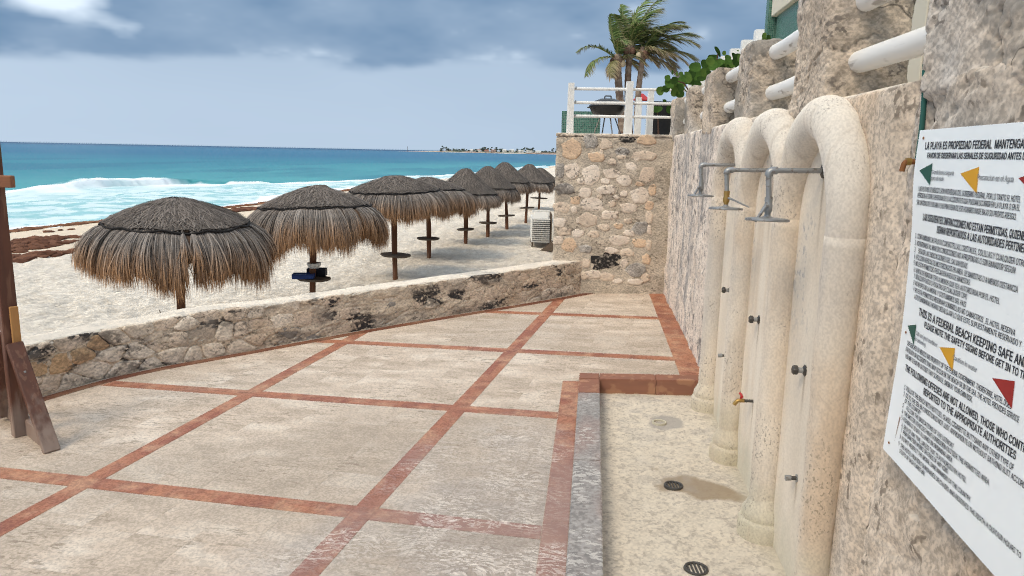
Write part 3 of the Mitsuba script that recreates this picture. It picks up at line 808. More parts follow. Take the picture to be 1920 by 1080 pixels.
PAN = Polygon([sw(0.6, 0.12), sw(6.40, 0.12), sw(6.40, WB + .1), sw(0.6, WB + .1)])
KERB = Polygon([sw(0.4, -0.06), sw(6.58, -0.06), sw(6.58, WB + .1), sw(6.40, WB + .1), sw(6.40, 0.12), sw(0.4, 0.12)])
patio_all = Polygon(low_in + [sw(10.66, 0.0), sw(10.66, WB), sw(0.4, WB), sw(-3.0, WB), (-8.6, -3.3)]).buffer(0)
patio = patio_all.difference(unary_union([PAN, KERB]).buffer(0.002))
base_poly = patio.buffer(0.06, join_style=2).difference(unary_union([PAN, KERB]).buffer(-0.01))


def slab(poly, top, thick=0.012, cham=0.0):
    """polygon in plan -> a slab whose top lies at the sloping patio level + top"""
    ms = []
    for gpoly in getattr(poly, 'geoms', [poly]):
        if gpoly.geom_type != 'Polygon' or gpoly.area < 1e-5: continue
        m = trimesh.creation.extrude_polygon(gpoly, thick, engine='earcut')
        v = np.array(m.vertices); v[:, 2] += top - thick + SLOPE * v[:, 0]
        ms.append(mesh(v, m.faces))
    return cat(ms) if ms else None


obj('patio', slab(base_poly, -0.0018, 0.25), 'm_grout', smooth=False, kind='structure', label='paved patio of pale tiles with red tile bands')


def in_view(c, margin=60):
    P = np.array([c[0], c[1], SLOPE * c[0]]) - CAM
    R = np.stack([math.cos(ROLL) * np.array([1.0, 0, 0]) + math.sin(ROLL) * _u, _up, _f], 1)
    q = P @ R
    if q[2] < 0.3: return False
    x, y = 960 + FPX * q[0] / q[2], 540 - FPX * q[1] / q[2]
    return -margin < x < 1920 + margin and -margin < y < 1080 + margin


def gpt(a, b):
    return G0 + a * GU + b * GV


def gquad(a0, a1, b0, b1):
    return Polygon([gpt(a0, b0), gpt(a1, b0), gpt(a1, b1), gpt(a0, b1)])


# perimeter strips
lowline = np.array(low_in)
strip_low = Polygon(low_in).buffer(0) if False else None
from shapely.geometry import LineString
strip_low = LineString(low_in).buffer(0.13, cap_style=2).intersection(patio)
strip_right = Polygon([sw(6.58, WB - 0.215), sw(10.66, WB - 0.215), sw(10.66, WB), sw(6.58, WB)]).intersection(patio)
strip_kerb = Polygon([sw(0.4, -0.21), sw(6.44, -0.21), sw(6.44, -0.06), sw(0.4, -0.06)]).intersection(patio)
strips = unary_union([strip_low, strip_right, strip_kerb])
field = patio.difference(strips.buffer(0.001))
bandsP = []
J = 0.0008
for j in range(-3, 5):                                   # bands across, cut at each crossing
    for i in range(-5, 3):
        nseg = 4
        for q in range(nseg):
            a0 = i * GA + GW / 2 + q * (GA - GW) / nseg; bandsP.append(gquad(a0 + J, a0 + (GA - GW) / nseg - J, j * GB - GW / 2 + J, j * GB + GW / 2 - J))
        bandsP.append(gquad(i * GA - GW / 2 + J, i * GA + GW / 2 - J, j * GB - GW / 2 + J, j * GB + GW / 2 - J))
        for q in range(4):
            b0 = j * GB + GW / 2 + q * (GB - GW) / 4; bandsP.append(gquad(i * GA - GW / 2 + J, i * GA + GW / 2 - J, b0 + J, b0 + (GB - GW) / 4 - J))
for q in range(9):
    s0 = 6.58 + q * 0.453; bandsP.append(('f', Polygon([sw(s0 + J, WB - .213), sw(s0 + .453 - J, WB - .213), sw(s0 + .453 - J, WB), sw(s0 + J, WB)]).intersection(strip_right)))
for q in range(14):
    s0 = 0.4 + q * 0.4315; bandsP.append(('f', Polygon([sw(s0 + J, -.208), sw(s0 + .4315 - J, -.208), sw(s0 + .4315 - J, -.063), sw(s0 + J, -.063)]).intersection(strip_kerb)))
nl = int(LOW_LEN / 0.45)
for q in range(nl):
    t0, t1 = q * LOW_LEN / nl + J, (q + 1) * LOW_LEN / nl - J
    tt = np.linspace(t0, t1, 4); P, A, B = low_at(tt)
    poly = Polygon(np.vstack([P + B * 0.004, (P + B * 0.128)[::-1]])).buffer(0)
    bandsP.append(('d', poly.intersection(strip_low)))
rest_b, rest_t = [], []
g = np.random.default_rng(12)
for b in bandsP:
    poly = b[1] if isinstance(b, tuple) else b.intersection(field)
    if poly.is_empty or poly.area < 4e-4: continue
    m = slab(poly, 0.0012 + g.uniform(-0.0003, 0.0003))
    if m is None: continue
    if in_view((poly.centroid.x, poly.centroid.y)):
        obj('border_tile', m, 'm_red_dark' if isinstance(b, tuple) and b[0] == 'd' else 'm_red', 'patio', False)
    else:
        rest_b.append(m)
band_area = unary_union([gquad(-12, 8, j * GB - GW / 2, j * GB + GW / 2) for j in range(-3, 6)] + [gquad(i * GA - GW / 2, i * GA + GW / 2, -10, 12) for i in range(-6, 4)])
tiles_in = field.difference(band_area)
tw, tl = (GA - GW) / 5, (GB - GW) / 4
for i in range(-5, 3):
    for j in range(-3, 4):
        for a in range(5):
            for b in range(4):
                a0 = i * GA + GW / 2 + a * tw; b0 = j * GB + GW / 2 + b * tl
                poly = gquad(a0 + J, a0 + tw - J, b0 + J, b0 + tl - J).intersection(tiles_in)
                if poly.is_empty or poly.area < 4e-4: continue
                m = slab(poly, g.uniform(-0.0004, 0.0004))
                if m is None: continue
                if in_view((poly.centroid.x, poly.centroid.y), 25):
                    obj('tile', m, 'm_tile', 'patio', False)
                else:
                    rest_t.append(m)
if rest_t: obj('outer_tiles', cat(rest_t), 'm_tile', 'patio', False, kind='stuff')
if rest_b: obj('outer_border_tiles', cat(rest_b), 'm_red', 'patio', False, kind='stuff')

# shower floor, kerb and drains
ss_, ww_ = np.meshgrid(np.linspace(0.5, 6.42, 620), np.linspace(0.10, 1.16, 120), indexing='ij')
P = wall(ss_, ww_, 0 * ss_)
DRAINS = [(5.73, 0.60, 0.055), (4.585, 0.595, 0.06), (3.605, 0.61, 0.062)]
zp = SLOPE * P[..., 0] - 0.098 + (meshkit.fbm(np.stack([ss_ * 2.4, ww_ * 2.4, 0 * ss_], -1), 4, 3) - 0.5) * 0.02 + (np.abs(meshkit.fbm(np.stack([ss_ * 7, ww_ * 7, 0 * ss_], -1), 4, 13) - 0.5) - .1) * 0.016
for (s, w, r) in DRAINS:
    dd = np.hypot(ss_ - s, ww_ - w); zp -= 0.012 * np.exp(-(dd / 0.16) ** 2)
zpan = lambda s, w: float(SLOPE * (s * U + w * N)[0] - 0.098)
P[..., 2] = zp
obj('shower_floor', mesh(P.reshape(-1, 3), grid_faces(*ss_.shape)), 'm_pan', smooth=True, kind='structure', label='sunken cement shower floor with sandy patches and a puddle')

k = thing('shower_kerb', 'low red and grey stone kerb around the sunken shower floor', 'kerb')


def kerb_piece(poly, m):
    v = slab(poly, 0.034, 0.20)
    vb = slab(poly.buffer(-0.006, join_style=2), 0.0385, 0.05)
    return obj('kerb_stone', cat([v, vb]), m, k, False)


def srect(s0, s1, w0, w1):
    return Polygon([sw(s0 + .002, w0), sw(s1 - .002, w0), sw(s1 - .002, w1), sw(s0 + .002, w1)])


for s0, s1, m in [(0.4, 2.5, 'm_kerb'), (2.5, 4.62, 'm_kerb'), (4.62, 6.02, 'm_kerb'), (6.02, 6.402, 'm_kerb_red')]:
    kerb_piece(srect(s0, s1, -0.06, 0.12), m)
for w0, w1 in [(-0.06, 0.118), (0.122, 0.62), (0.624, 1.06)]:
    kerb_piece(Polygon([sw(6.404, w0), sw(6.58, w0), sw(6.58, w1), sw(6.404, w1)]), 'm_kerb_red')


def drain(s, w, r, label, grate=True):
    k = thing('floor_drain', label, 'drain')
    c = wall(s, w, zpan(s, w) - 0.006); c = np.asarray(c)
    obj('rim', lathe([(r * .80, -.01), (r * .80, .006), (r * .86, .009), (r, .008), (r * 1.05, .0), (r * 1.05, -.02), (r * .80, -.02)], 32, c), 'm_dark_steel' if grate else 'm_cast', k)
    obj('well', lathe([(0, -.03), (r * .82, -.03), (r * .82, -.012)], 24, c), 'm_dark', k)
    if grate:
        for i in range(5):
            o = (i - 2) * r * 0.32; L = math.sqrt(max(r * r * .66 - o * o, 0))
            obj('bar', bx(c + [o, 0, 0.001], [r * .15, 2 * L, .008], 0), 'm_dark_steel', k, False)


drain(*DRAINS[1], 'black grated floor drain beside the brown puddle')
drain(*DRAINS[2], 'grey grated floor drain nearest the camera in the shower floor')
drain(*DRAINS[0], 'open floor drain with raised cement rim, farthest in the shower floor', False)

# ------------------------------------------------------------------ low stone wall towards the beach
LH = lambda t: 0.50 + 0.05 * np.interp(t, [LOW_LEN - 9.2, LOW_LEN - 6], [1, 0]) + 0.02 * np.interp(t, [LOW_LEN - 3, LOW_LEN], [0, 1]) + 0.03 * np.exp(-((t - (LOW_LEN - 5.35)) / 0.45) ** 2)
lw = thing('low_wall', 'long low rubble stone wall between patio and beach, with black lichen stains', 'wall')


def low_map(v):
    """(along, out towards the patio, height 0..1 of the wall) -> world"""
    P, A, B = low_at(np.clip(v[:, 0], 0, LOW_LEN))
    q = P + B * v[:, 1:2]
    z = SLOPE * P[:, 0] - 0.02 + v[:, 2] * LH(v[:, 0])
    return np.column_stack([q, z])


obj('mortar', rough_box((0.3, -0.36, -1.6), (LOW_LEN + 0.0, -0.024, 0.97), 0.028, 0.020, 5.0, low_map, 0.05, 3, crag), 'm_mortar', lw, True)


def voronoi_cells(x0, x1, y0, y1, dx, dy, seed):
    g = np.random.default_rng(seed); pts = []
    nx, ny = int((x1 - x0) / dx), int(round((y1 - y0) / dy))
    for j in range(ny):
        for i in range(nx):
            pts.append([x0 + (i + .5 + .5 * (j % 2) * .9 + g.uniform(-.36, .36)) * dx, y0 + (j + .5 + g.uniform(-.33, .33)) * dy])
    pts = np.array(pts)
    allp = np.vstack([pts, pts * [1, -1] + [0, 2 * y0], pts * [1, -1] + [0, 2 * y1], pts * [-1, 1] + [2 * x0, 0], pts * [-1, 1] + [2 * x1, 0]])
    vor = Voronoi(allp); out = []
    for i in range(len(pts)):
        r = vor.regions[vor.point_region[i]]
        if -1 in r or len(r) < 3: continue
        out.append(Polygon(vor.vertices[r]))
    return out


cells = voronoi_cells(LOW_LEN - 11.5, LOW_LEN - 0.02, 0.02, 0.97, 0.215, 0.32, 4)
g = np.random.default_rng(8)
for ci, c in enumerate(cells):
    c = c.buffer(-0.004).buffer(-0.03).buffer(0.029)
    if c.is_empty or c.geom_type != 'Polygon' or c.area < 0.004: continue
    ring = c.exterior; n = 13
    poly = np.array([ring.interpolate(q / n, normalized=True).coords[0] for q in range(n)]) + g.uniform(-.006, .006, (n, 2))
    t = LOW_LEN - c.centroid.x
    u = g.uniform()
    if 4.9 < t < 6.4: m = 'm_stone_b' if u < .65 else 'm_stone_a'
    elif t > 6.4: m = 'm_stone_c' if u < .35 else ('m_stone_a' if u < .85 else 'm_stone_b')
    else: m = 'm_stone_a' if u < .68 else ('m_stone_d' if u < .78 else 'm_stone_b')
    if t < 4.9 and g.uniform() < .35: continue
    o = stone(poly * [1, 1], g.uniform(.002, .012) if t < 4.9 else g.uniform(.006, .026), lambda v: low_map(np.column_stack([v[:, 0], -0.03 + v[:, 2], v[:, 1]])), 100 + ci)
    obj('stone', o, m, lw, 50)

# ------------------------------------------------------------------ terrace: the end wall of the patio and the deck behind it
SW0 = 10.66
tw_ = thing('terrace_wall', 'tall end wall of field stones in thick mortar below the terrace railing', 'wall')
obj('mortar', rough_box((SW0, -0.555, -1.4), (SW0 + 0.5, 1.12, 2.30), 0.03, 0.016, 4.0, lambda v: to_wall(v), 0.05, 9), 'm_terrace_mortar', tw_, True)
obj('coping', rough_box((SW0 - 0.008, -0.56, 2.285), (SW0 + 0.5, 1.10, 2.33), 0.03, 0.006, 6.0, lambda v: to_wall(v), 0.015, 4), 'm_stone_b', tw_, True)
STONES = [(180,165,60,58,'c'),(300,112,42,40,'d'),(400,130,38,28,'a'),(525,97,45,18,'k'),(505,172,40,24,'d'),(640,192,72,26,'a'),(650,100,50,28,'c'),(340,205,52,28,'c'),(565,262,34,24,'b'),(310,318,50,53,'b'),
          (440,310,50,32,'b'),(520,350,45,30,'b'),(665,310,46,44,'a'),(185,295,46,44,'b'),(112,295,26,48,'d'),(405,357,28,17,'b'),(620,368,26,14,'c'),(140,410,62,34,'d'),(278,435,38,30,'b'),(412,410,52,28,'b'),(525,430,24,18,'b'),
          (625,445,55,48,'b'),(702,400,24,30,'c'),(215,480,32,26,'c'),(325,505,72,38,'b'),(455,495,24,20,'a'),(560,520,52,26,'b'),(690,500,26,28,'c'),(130,525,50,34,'a'),(210,540,18,20,'b'),(295,600,58,40,'a'),(440,565,52,26,'b'),
          (405,645,34,20,'a'),(500,635,28,18,'c'),(640,645,44,42,'d'),(560,600,24,18,'a'),(120,620,42,28,'b'),(150,680,46,26,'a'),(240,690,36,24,'b'),(185,765,44,42,'c'),(505,725,58,30,'b'),(640,735,40,26,'c'),(290,785,42,24,'d'),
          (420,862,88,46,'k'),(625,912,58,42,'d'),(345,690,36,22,'a'),(572,680,34,20,'b'),(692,575,22,36,'a'),(695,650,18,28,'b'),(695,745,20,32,'a'),(460,790,38,18,'b'),(560,800,44,22,'a'),(548,872,26,26,'b'),(690,840,26,30,'c'),
          (350,950,48,24,'b'),(440,962,44,26,'a'),(515,985,30,16,'b'),(620,985,46,18,'b'),(690,955,26,28,'a'),(112,735,30,26,'b'),(300,880,26,30,'a'),(290,960,22,24,'a'),(240,605,14,18,'b'),(370,180,14,18,'a'),(245,360,20,16,'b'),(440,235,26,16,'a'),(500,205,24,12,'a'),(595,215,18,12,'b'),(370,455,18,14,'a'),(480,455,18,12,'b')]
for i, (cx, cy, rx, ry, t) in enumerate(STONES):
    w0, z0 = -.728 + cx * .00221, 2.477 - cy * .00227
    poly = blob(w0, z0, rx * .0025, ry * .00255, 17 if t == 'k' else 12, 500 + i, 0.26 if t == 'k' else 0.19)
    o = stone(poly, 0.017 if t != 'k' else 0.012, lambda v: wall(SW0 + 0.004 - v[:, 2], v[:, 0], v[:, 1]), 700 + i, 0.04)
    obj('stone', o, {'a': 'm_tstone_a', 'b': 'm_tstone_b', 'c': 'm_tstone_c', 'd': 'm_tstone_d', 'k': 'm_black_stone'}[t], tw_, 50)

obj('terrace', fixed(mesh(*(lambda m: (to_wall(np.array(m.vertices) + [20.5, 4.95, 2.27]), m.faces))(trimesh.creation.box(extents=[18.6, 11.0, 0.12])))), 'm_mortar', smooth=False, kind='structure', label='raised terrace floor behind the stone walls')
obj('upper_terrace', wbox(-2, 11.2, 1.40, 10.4, 2.1, 2.26), 'm_mortar', smooth=False, kind='structure', label='raised terrace floor beside the hotel')

# ------------------------------------------------------------------ the shower wall, its piers and pipes
def big_extra(v, d):
    s, w, z = v[:, 0], v[:, 1], v[:, 2]
    front = np.clip(-d[:, 1], 0, 1)
    flat = np.clip((s - 2.75) / .2, 0, 1) * np.clip((6.35 - s) / .2, 0, 1) * np.clip((2.2 - z) / .15, 0, 1)
    far = np.clip((s - 6.1) / .4, 0, 1)
    near = np.clip((2.85 - s) / .3, 0, 1)
    lump = (meshkit.fbm(np.stack([s * 2.6, z * 2.2, 0 * s], -1) + 3, 4, 5) - .5) * .085 * near
    fine = (meshkit.fbm(np.stack([s * 14, z * 14, 0 * s], -1), 3, 15) - .5) * .022
    streak = (meshkit.fbm(np.stack([s * 11, z * 4.5, 0 * s], -1) + 9, 4, 25) - .5) * .05 * far
    recess = .055 * np.exp(-((s - 2.80 - .03 * np.sin(z * 4)) / .075) ** 2)
    crack = .05 * np.exp(-((s - 2.63 + .012 * np.sin(z * 9)) / .02) ** 2) * np.clip((z - 1.95) / .1, 0, 1)
    v = v.copy()
    v[:, 1] += front * ((lump + streak + fine) * (1 - flat) + .012 * flat + recess + crack)
    return v


sw_ = thing('shower_wall', 'tall rough plastered stone wall behind the showers, streaked grey at its far end', 'wall')
def wall_s(t):                                          # finer mesh at the near end
    return 0.2 + 0.85 * t + 0.25 * t * t


def wall_skin(v, d):
    v = v.copy(); v[:, 0] = wall_s(v[:, 0])
    near = np.clip((3.0 - v[:, 0]) / .3, 0, 1)
    v = big_extra(v, d)
    pit = -(meshkit.fbm(v * 34, 3, 61) - .5) * .014 - (np.abs(meshkit.fbm(v * 8, 5, 64) - .5) * 2 - .2) * .020 + .014 * np.clip((meshkit.fbm(v * 15 + 5, 4, 62) - .57) * 7, 0, 1)
    v[:, 1] += np.clip(-d[:, 1], 0, 1) * near * pit
    return v


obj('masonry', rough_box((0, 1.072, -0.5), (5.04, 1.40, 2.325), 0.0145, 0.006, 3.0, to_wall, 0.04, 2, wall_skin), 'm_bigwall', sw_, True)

PIERS = [(1.70, 2.68, 3.05, 'broad rough stone pier directly above the beach rules sign'), (3.76, 4.36, 2.93, 'grey-mottled stone pier above the nearest two shower arches, gripping the thick white pipes'), (5.52, 6.06, 2.865, 'stone pier above the far shower arches, third from the near end'),
         (7.2, 7.82, 2.86, 'stone pier in front of the sea grape, fourth from the near end'), (8.82, 9.40, 2.84, 'stone pier second from the terrace railing'), (10.5, 11.1, 2.835, 'smallest-looking stone pier right beside the terrace railing')]
for i, (s0, s1, zt, lb) in enumerate(PIERS):
    w1 = 1.46
    obj('stone_pier', rough_box((s0, 1.062 if i else 1.058, 2.24), (s1, w1, zt), 0.011 if i < 2 else 0.020, 0.024 if i else 0.03, 3.4, to_wall, 0.05, 40 + i, crag), 'm_pier', smooth=True, label=lb, cat_='pier', group='stone piers along the top of the shower wall')
edges = [(PIERS[i][1], PIERS[i + 1][0]) for i in range(5)]
where = ['between the two nearest stone piers, over the nearest shower', 'between the second and third stone piers from the near end', 'between the third and fourth stone piers from the near end', 'between the fourth and fifth stone piers from the near end', 'between the two farthest stone piers, by the terrace']
for i, (a, b) in enumerate(edges):
    for z, nm in ((2.775, 'upper'), (2.50, 'lower')):
        ps = np.linspace(a - .06, b + .06, 9)
        pth = wall(ps, 1.225 + .004 * np.sin(ps * 5), z + .004 * np.cos(ps * 3))
        obj('rail_pipe', tube(pth, .052, 24), 'm_white', smooth=35, label=f'{nm} white rail pipe {where[i]}', cat_='railing pipe', group='white pipes between the stone piers')

# ------------------------------------------------------------------ shower arcade of cast stone
ar = thing('shower_arcade', 'cream cast stone arcade of four slender columns and three arches framing the showers', 'arcade')
CS = [3.11, 4.00, 5.05, 6.09]
ZS = 1.74


def jitter_tube(path, r, seed, n=22):
    m = tube(path, r, n)
    v = np.array(m.vertices)
    c = np.array(m.vertex_normals)
    v += c * ((meshkit.fbm(v * 7 + seed, 3, seed) - .5) * .014)[:, None]
    return mesh(v, m.faces)


for i, s in enumerate(CS):
    z0 = zpan(s, 1.03)
    zz = np.linspace(z0 + .02, ZS, 40)
    wc = np.full(40, 1.026)
    rad = np.interp(zz, [z0, .15, .9, 1.74], [.088, .085, .085, .083])
    if i == 0: rad = rad * np.interp(zz, [0, 1.74], [.82, 1.0])
    col = obj('column', jitter_tube(wall(np.full(40, s), wc, zz), rad, 3, 28), 'm_cast', ar, True)
    prof = [(0, z0 - .03), (.140, z0 - .03), (.143, z0 + .03), (.141, z0 + .085), (.132, z0 + .10), (.120, z0 + .108), (.124, z0 + .125), (.121, z0 + .15), (.108, z0 + .172), (.095, z0 + .20), (.085, z0 + .235), (.05, z0 + .24)]
    c = wall(s, 1.03, 0); obj('column_base', lathe(prof, 36, c, .004, i), 'm_cast', col, 35)
for i in range(3):
    s0, s1 = CS[i], CS[i + 1]; c = (s0 + s1) / 2; R = (s1 - s0) / 2
    a = np.linspace(0, np.pi, 56)
    H = 2.335 - .11 - ZS
    zz = ZS + H * np.sin(a); s = c - R * np.cos(a)
    up = np.clip(np.sin(a), 0, 1)
    wc = 1.026 + .010 * up
    rad = .083 + .022 * up ** 1.3
    zz = np.r_[ZS - .05, ZS - .012, zz, ZS - .012, ZS - .05]; s = np.r_[s0, s0, s, s1, s1]; wc = np.r_[1.026, 1.026, wc, 1.026, 1.026]; rad = np.r_[.074, .0815, rad, .0815, .074]
    obj('arch', jitter_tube(wall(s, wc, zz), rad, 3, 28), 'm_cast', ar, True)
for i in range(3):
    s0, s1 = CS[i], CS[i + 1]
    a = np.linspace(0, np.pi, 25); R = (s1 - s0) / 2 - .01; c = (s0 + s1) / 2
    q = Polygon([(c - R, -.16)] + list(zip(c - R * np.cos(a), ZS + .44 * np.sin(a))) + [(c + R, -.16)])
    e = trimesh.creation.extrude_polygon(q, .06, engine='earcut'); v = np.array(e.vertices)
    obj('panel', fixed(mesh(wall(v[:, 0], 1.056 + v[:, 2], v[:, 1]), e.faces)), 'm_panel', ar, False)


def ubend(pts, r=.02, n=6):
    """polyline with rounded corners"""
    out = [np.asarray(pts[0], float)]
    for a, b, c in zip(pts[:-2], pts[1:-1], pts[2:]):
        a, b, c = (np.asarray(q, float) for q in (a, b, c))
        d1 = (a - b) / np.linalg.norm(a - b); d2 = (c - b) / np.linalg.norm(c - b)
        p, q = b + d1 * r, b + d2 * r
        for t in np.linspace(0, 1, n):
            out.append((1 - t) ** 2 * p + 2 * t * (1 - t) * b + t * t * q)
    out.append(np.asarray(pts[-1], float))
    return np.array(out)


def orient(m, axis, at):
    """a lathe made along +z, its axis turned to 'axis' and moved to 'at'"""
    M = trimesh.geometry.align_vectors([0, 0, 1], axis); m = m.copy(); m.apply_transform(M); m.apply_translation(at)
    return m


def shower(s, z, w_arm, z_head, r_head, valve, label):
    k = thing('outdoor_shower', label, 'shower', 'outdoor showers')
    fl = orient(lathe([(0, 0), (.034, 0), (.036, .006), (.03, .012), (.016, .016), (0, .016)], 24), -N, wall(s, 1.056, z))
    obj('flange', fl, 'm_dark_steel', k)
    p0, p1, p2 = wall(s, 1.052, z), wall(s, w_arm, z - .004), wall(s, w_arm + .012, z_head + .10)
    obj('arm', tube(np.array([p0, p1 + N * .03]), .0125, 14), 'm_steel', k)
    obj('elbow', tube(ubend([p1 + N * .04, p1, p1 + (p2 - p1) * .18], .025), .018, 14), 'm_steel', k)
    obj('drop_pipe', tube(np.array([p1 + (p2 - p1) * .15, p2]), .0128, 14), 'm_steel', k)
    obj('valve', lathe([(0, z_head + .018), (.012, z_head + .018), (.014, z_head + .032), (.019, z_head + .042), (.020, z_head + .062), (.016, z_head + .078), (.018, z_head + .088), (.018, z_head + .105), (0, z_head + .105)], 16, wall(s, w_arm + .012, 0)), 'm_brass' if valve == 'b' else 'm_steel', k)
    c = np.asarray(wall(s, w_arm + .012, z_head))
    hp = c + [0, 0, .065]
    if valve == 'b':
        obj('lever', tube(np.array([hp, hp - U * .03 + N * .02 + [0, 0, -.004], hp - U * .06 + N * .125 + [0, 0, -.05]]), [.009, .006, .004], 10), 'm_steel', k)
    else:
        obj('lever', tube(np.array([hp, hp - U * .035 - N * .02, hp - U * .03 - N * .06 + [0, 0, -.075]]), [.012, .009, .006], 10), 'm_steel', k)
    hd = lathe([(0, .03), (.013, .03), (.015, .016), (.03, .011), (r_head * .8, .008), (r_head, .004), (r_head + .001, -.004), (r_head * .96, -.008), (0, -.008)], 40, (0, 0, 0))
    hd = orient(hd, np.array([.02, .05, 1.0]) / np.linalg.norm([.02, .05, 1.0]), c)
    obj('shower_head', hd, 'm_steel', k)


shower(3.58, 1.994, 0.805, 1.762, 0.10, 's', 'grey shower pipe with wide round head and short lever, nearest of the three')
shower(4.56, 1.975, 0.782, 1.742, 0.10, 'b', 'grey shower pipe with round head and brass lever valve, middle of the three')
shower(5.62, 1.990, 0.777, 1.760, 0.095, 's', 'grey shower pipe with thin flat head, farthest of the three')


def knob(s, z, label):
    k = thing('shower_valve', label, 'valve knob', 'shower valve knobs')
    at = wall(s, 1.056, z)
    obj('wall_plate', orient(lathe([(0, 0), (.027, 0), (.028, .004), (.018, .010), (.012, .014), (0, .014)], 24), -N, at), 'm_dark_steel', k)
    obj('stem', orient(lathe([(0, .012), (.014, .012), (.013, .035), (.017, .038), (0, .038)], 16), -N, at), 'm_steel', k)
    pr = [(0, .035), (.016, .035), (.0215, .039), (.0225, .054), (.018, .061), (0, .063)]
    m = lathe(pr, 30); v = np.array(m.vertices); a = np.arctan2(v[:, 1], v[:, 0]); v[:, :2] *= (1 + .10 * np.cos(5 * a))[:, None]
    obj('grip', orient(mesh(v, m.faces), -N, at), 'm_dark_steel', k)


knob(3.585, 1.036, 'dark metal knob on the nearest shower panel'); knob(4.62, 1.055, 'dark metal knob on the middle shower panel'); knob(5.62, 1.057, 'dark metal knob on the farthest shower panel')


def tap(s, z, label, L=.055, red=False):
    k = thing('wall_tap', label, 'tap')
    a, b = wall(s, 1.056, z), wall(s, 1.056 - L, z - .002)
    obj('pipe', tube(np.array([a, b]), .010, 14), 'm_dark_steel', k)
    if red:
        c = wall(s, 1.056 - L * .8, z)
        obj('body', tube(ubend([wall(s, 1.0, z), wall(s, 1.056 - L, z), wall(s, 1.056 - L - .022, z - .03)], .015), .0125, 14), 'm_brass', k)
        obj('handle', cat([tube(np.array([c, c + [0, 0, .035]]), .006, 10), tube(np.array([c + [0, 0, .035] - U * .035, c + [0, 0, .038], c + [0, 0, .035] + U * .035]), .008, 10)]), 'm_redplastic', k)
    else:
        obj('collar', tube(np.array([wall(s, 1.056 - L * .55, z), wall(s, 1.056 - L * 1.02, z - .002)]), .0145, 14), 'm_steel', k)
        obj('flange', orient(lathe([(0, 0), (.02, 0), (.02, .004), (0, .006)], 18), -N, a), 'm_steel', k)


tap(3.55, .494, 'short grey pipe stub low on the nearest shower panel')
tap(4.60, .532, 'brass garden tap with red handle on the middle shower panel', .095, True)
tap(5.58, .558, 'thin grey pipe stub low on the farthest shower panel', .06)

# ------------------------------------------------------------------ beach rules sign, on the near end of the wall
sg = thing('beach_sign', 'large white sign of beach rules in Spanish and English with coloured flags', 'sign')
SWI = 1.022


def sign_w(s, z):
    """the sheet is warped a little at its free edge"""
    e = np.clip((2.50 - s) / .35, 0, 1)
    return SWI + .010 * (1 - e) ** 2 * np.cos((z - 1.6) * 5.5) + .004 * np.sin(s * 5)


SR = 1.05
gs, gz = np.meshgrid(np.linspace(0, 1, 40), np.linspace(0, 1, 50), indexing='ij')
zt = 2.143 + .008 * gs; zb_ = 1.084 - .085 * gs
zz = zb_ + (zt - zb_) * gz
left = 2.492 + .018 * np.exp(-((gz - .86) / .1) ** 2) + .014 * np.exp(-((gz - .55) / .2) ** 2)
s_ = left + (SR - left) * gs
front = wall(s_, sign_w(s_, zz), zz); back = wall(s_, sign_w(s_, zz) + .003, zz)
nf = grid_faces(40, 50); vS = np.vstack([front.reshape(-1, 3), back.reshape(-1, 3)])
idx = np.arange(2000).reshape(40, 50); rim = np.concatenate([idx[:, 0], idx[-1, 1:], idx[-2::-1, -1], idx[0, -2:0:-1]])
r2_ = np.roll(rim, -1)
obj('sheet', mesh(vS, np.vstack([nf, nf[:, ::-1] + 2000, np.stack([rim, r2_, r2_ + 2000, rim + 2000], 1)])), 'm_sign', sg, 30)


def sign_geom(m, s0, z0, sx, sy, lift=.0012):
    """lettering in xy (x to the right = towards smaller s) laid on the sheet"""
    v = np.array(m.vertices); s = s0 - v[:, 0] * sx; z = z0 + v[:, 1] * sy
    return mesh(wall(s, sign_w(s, z) - lift - np.where(v[:, 2] > v[:, 2].mean(), .0004, 0), z), m.faces)


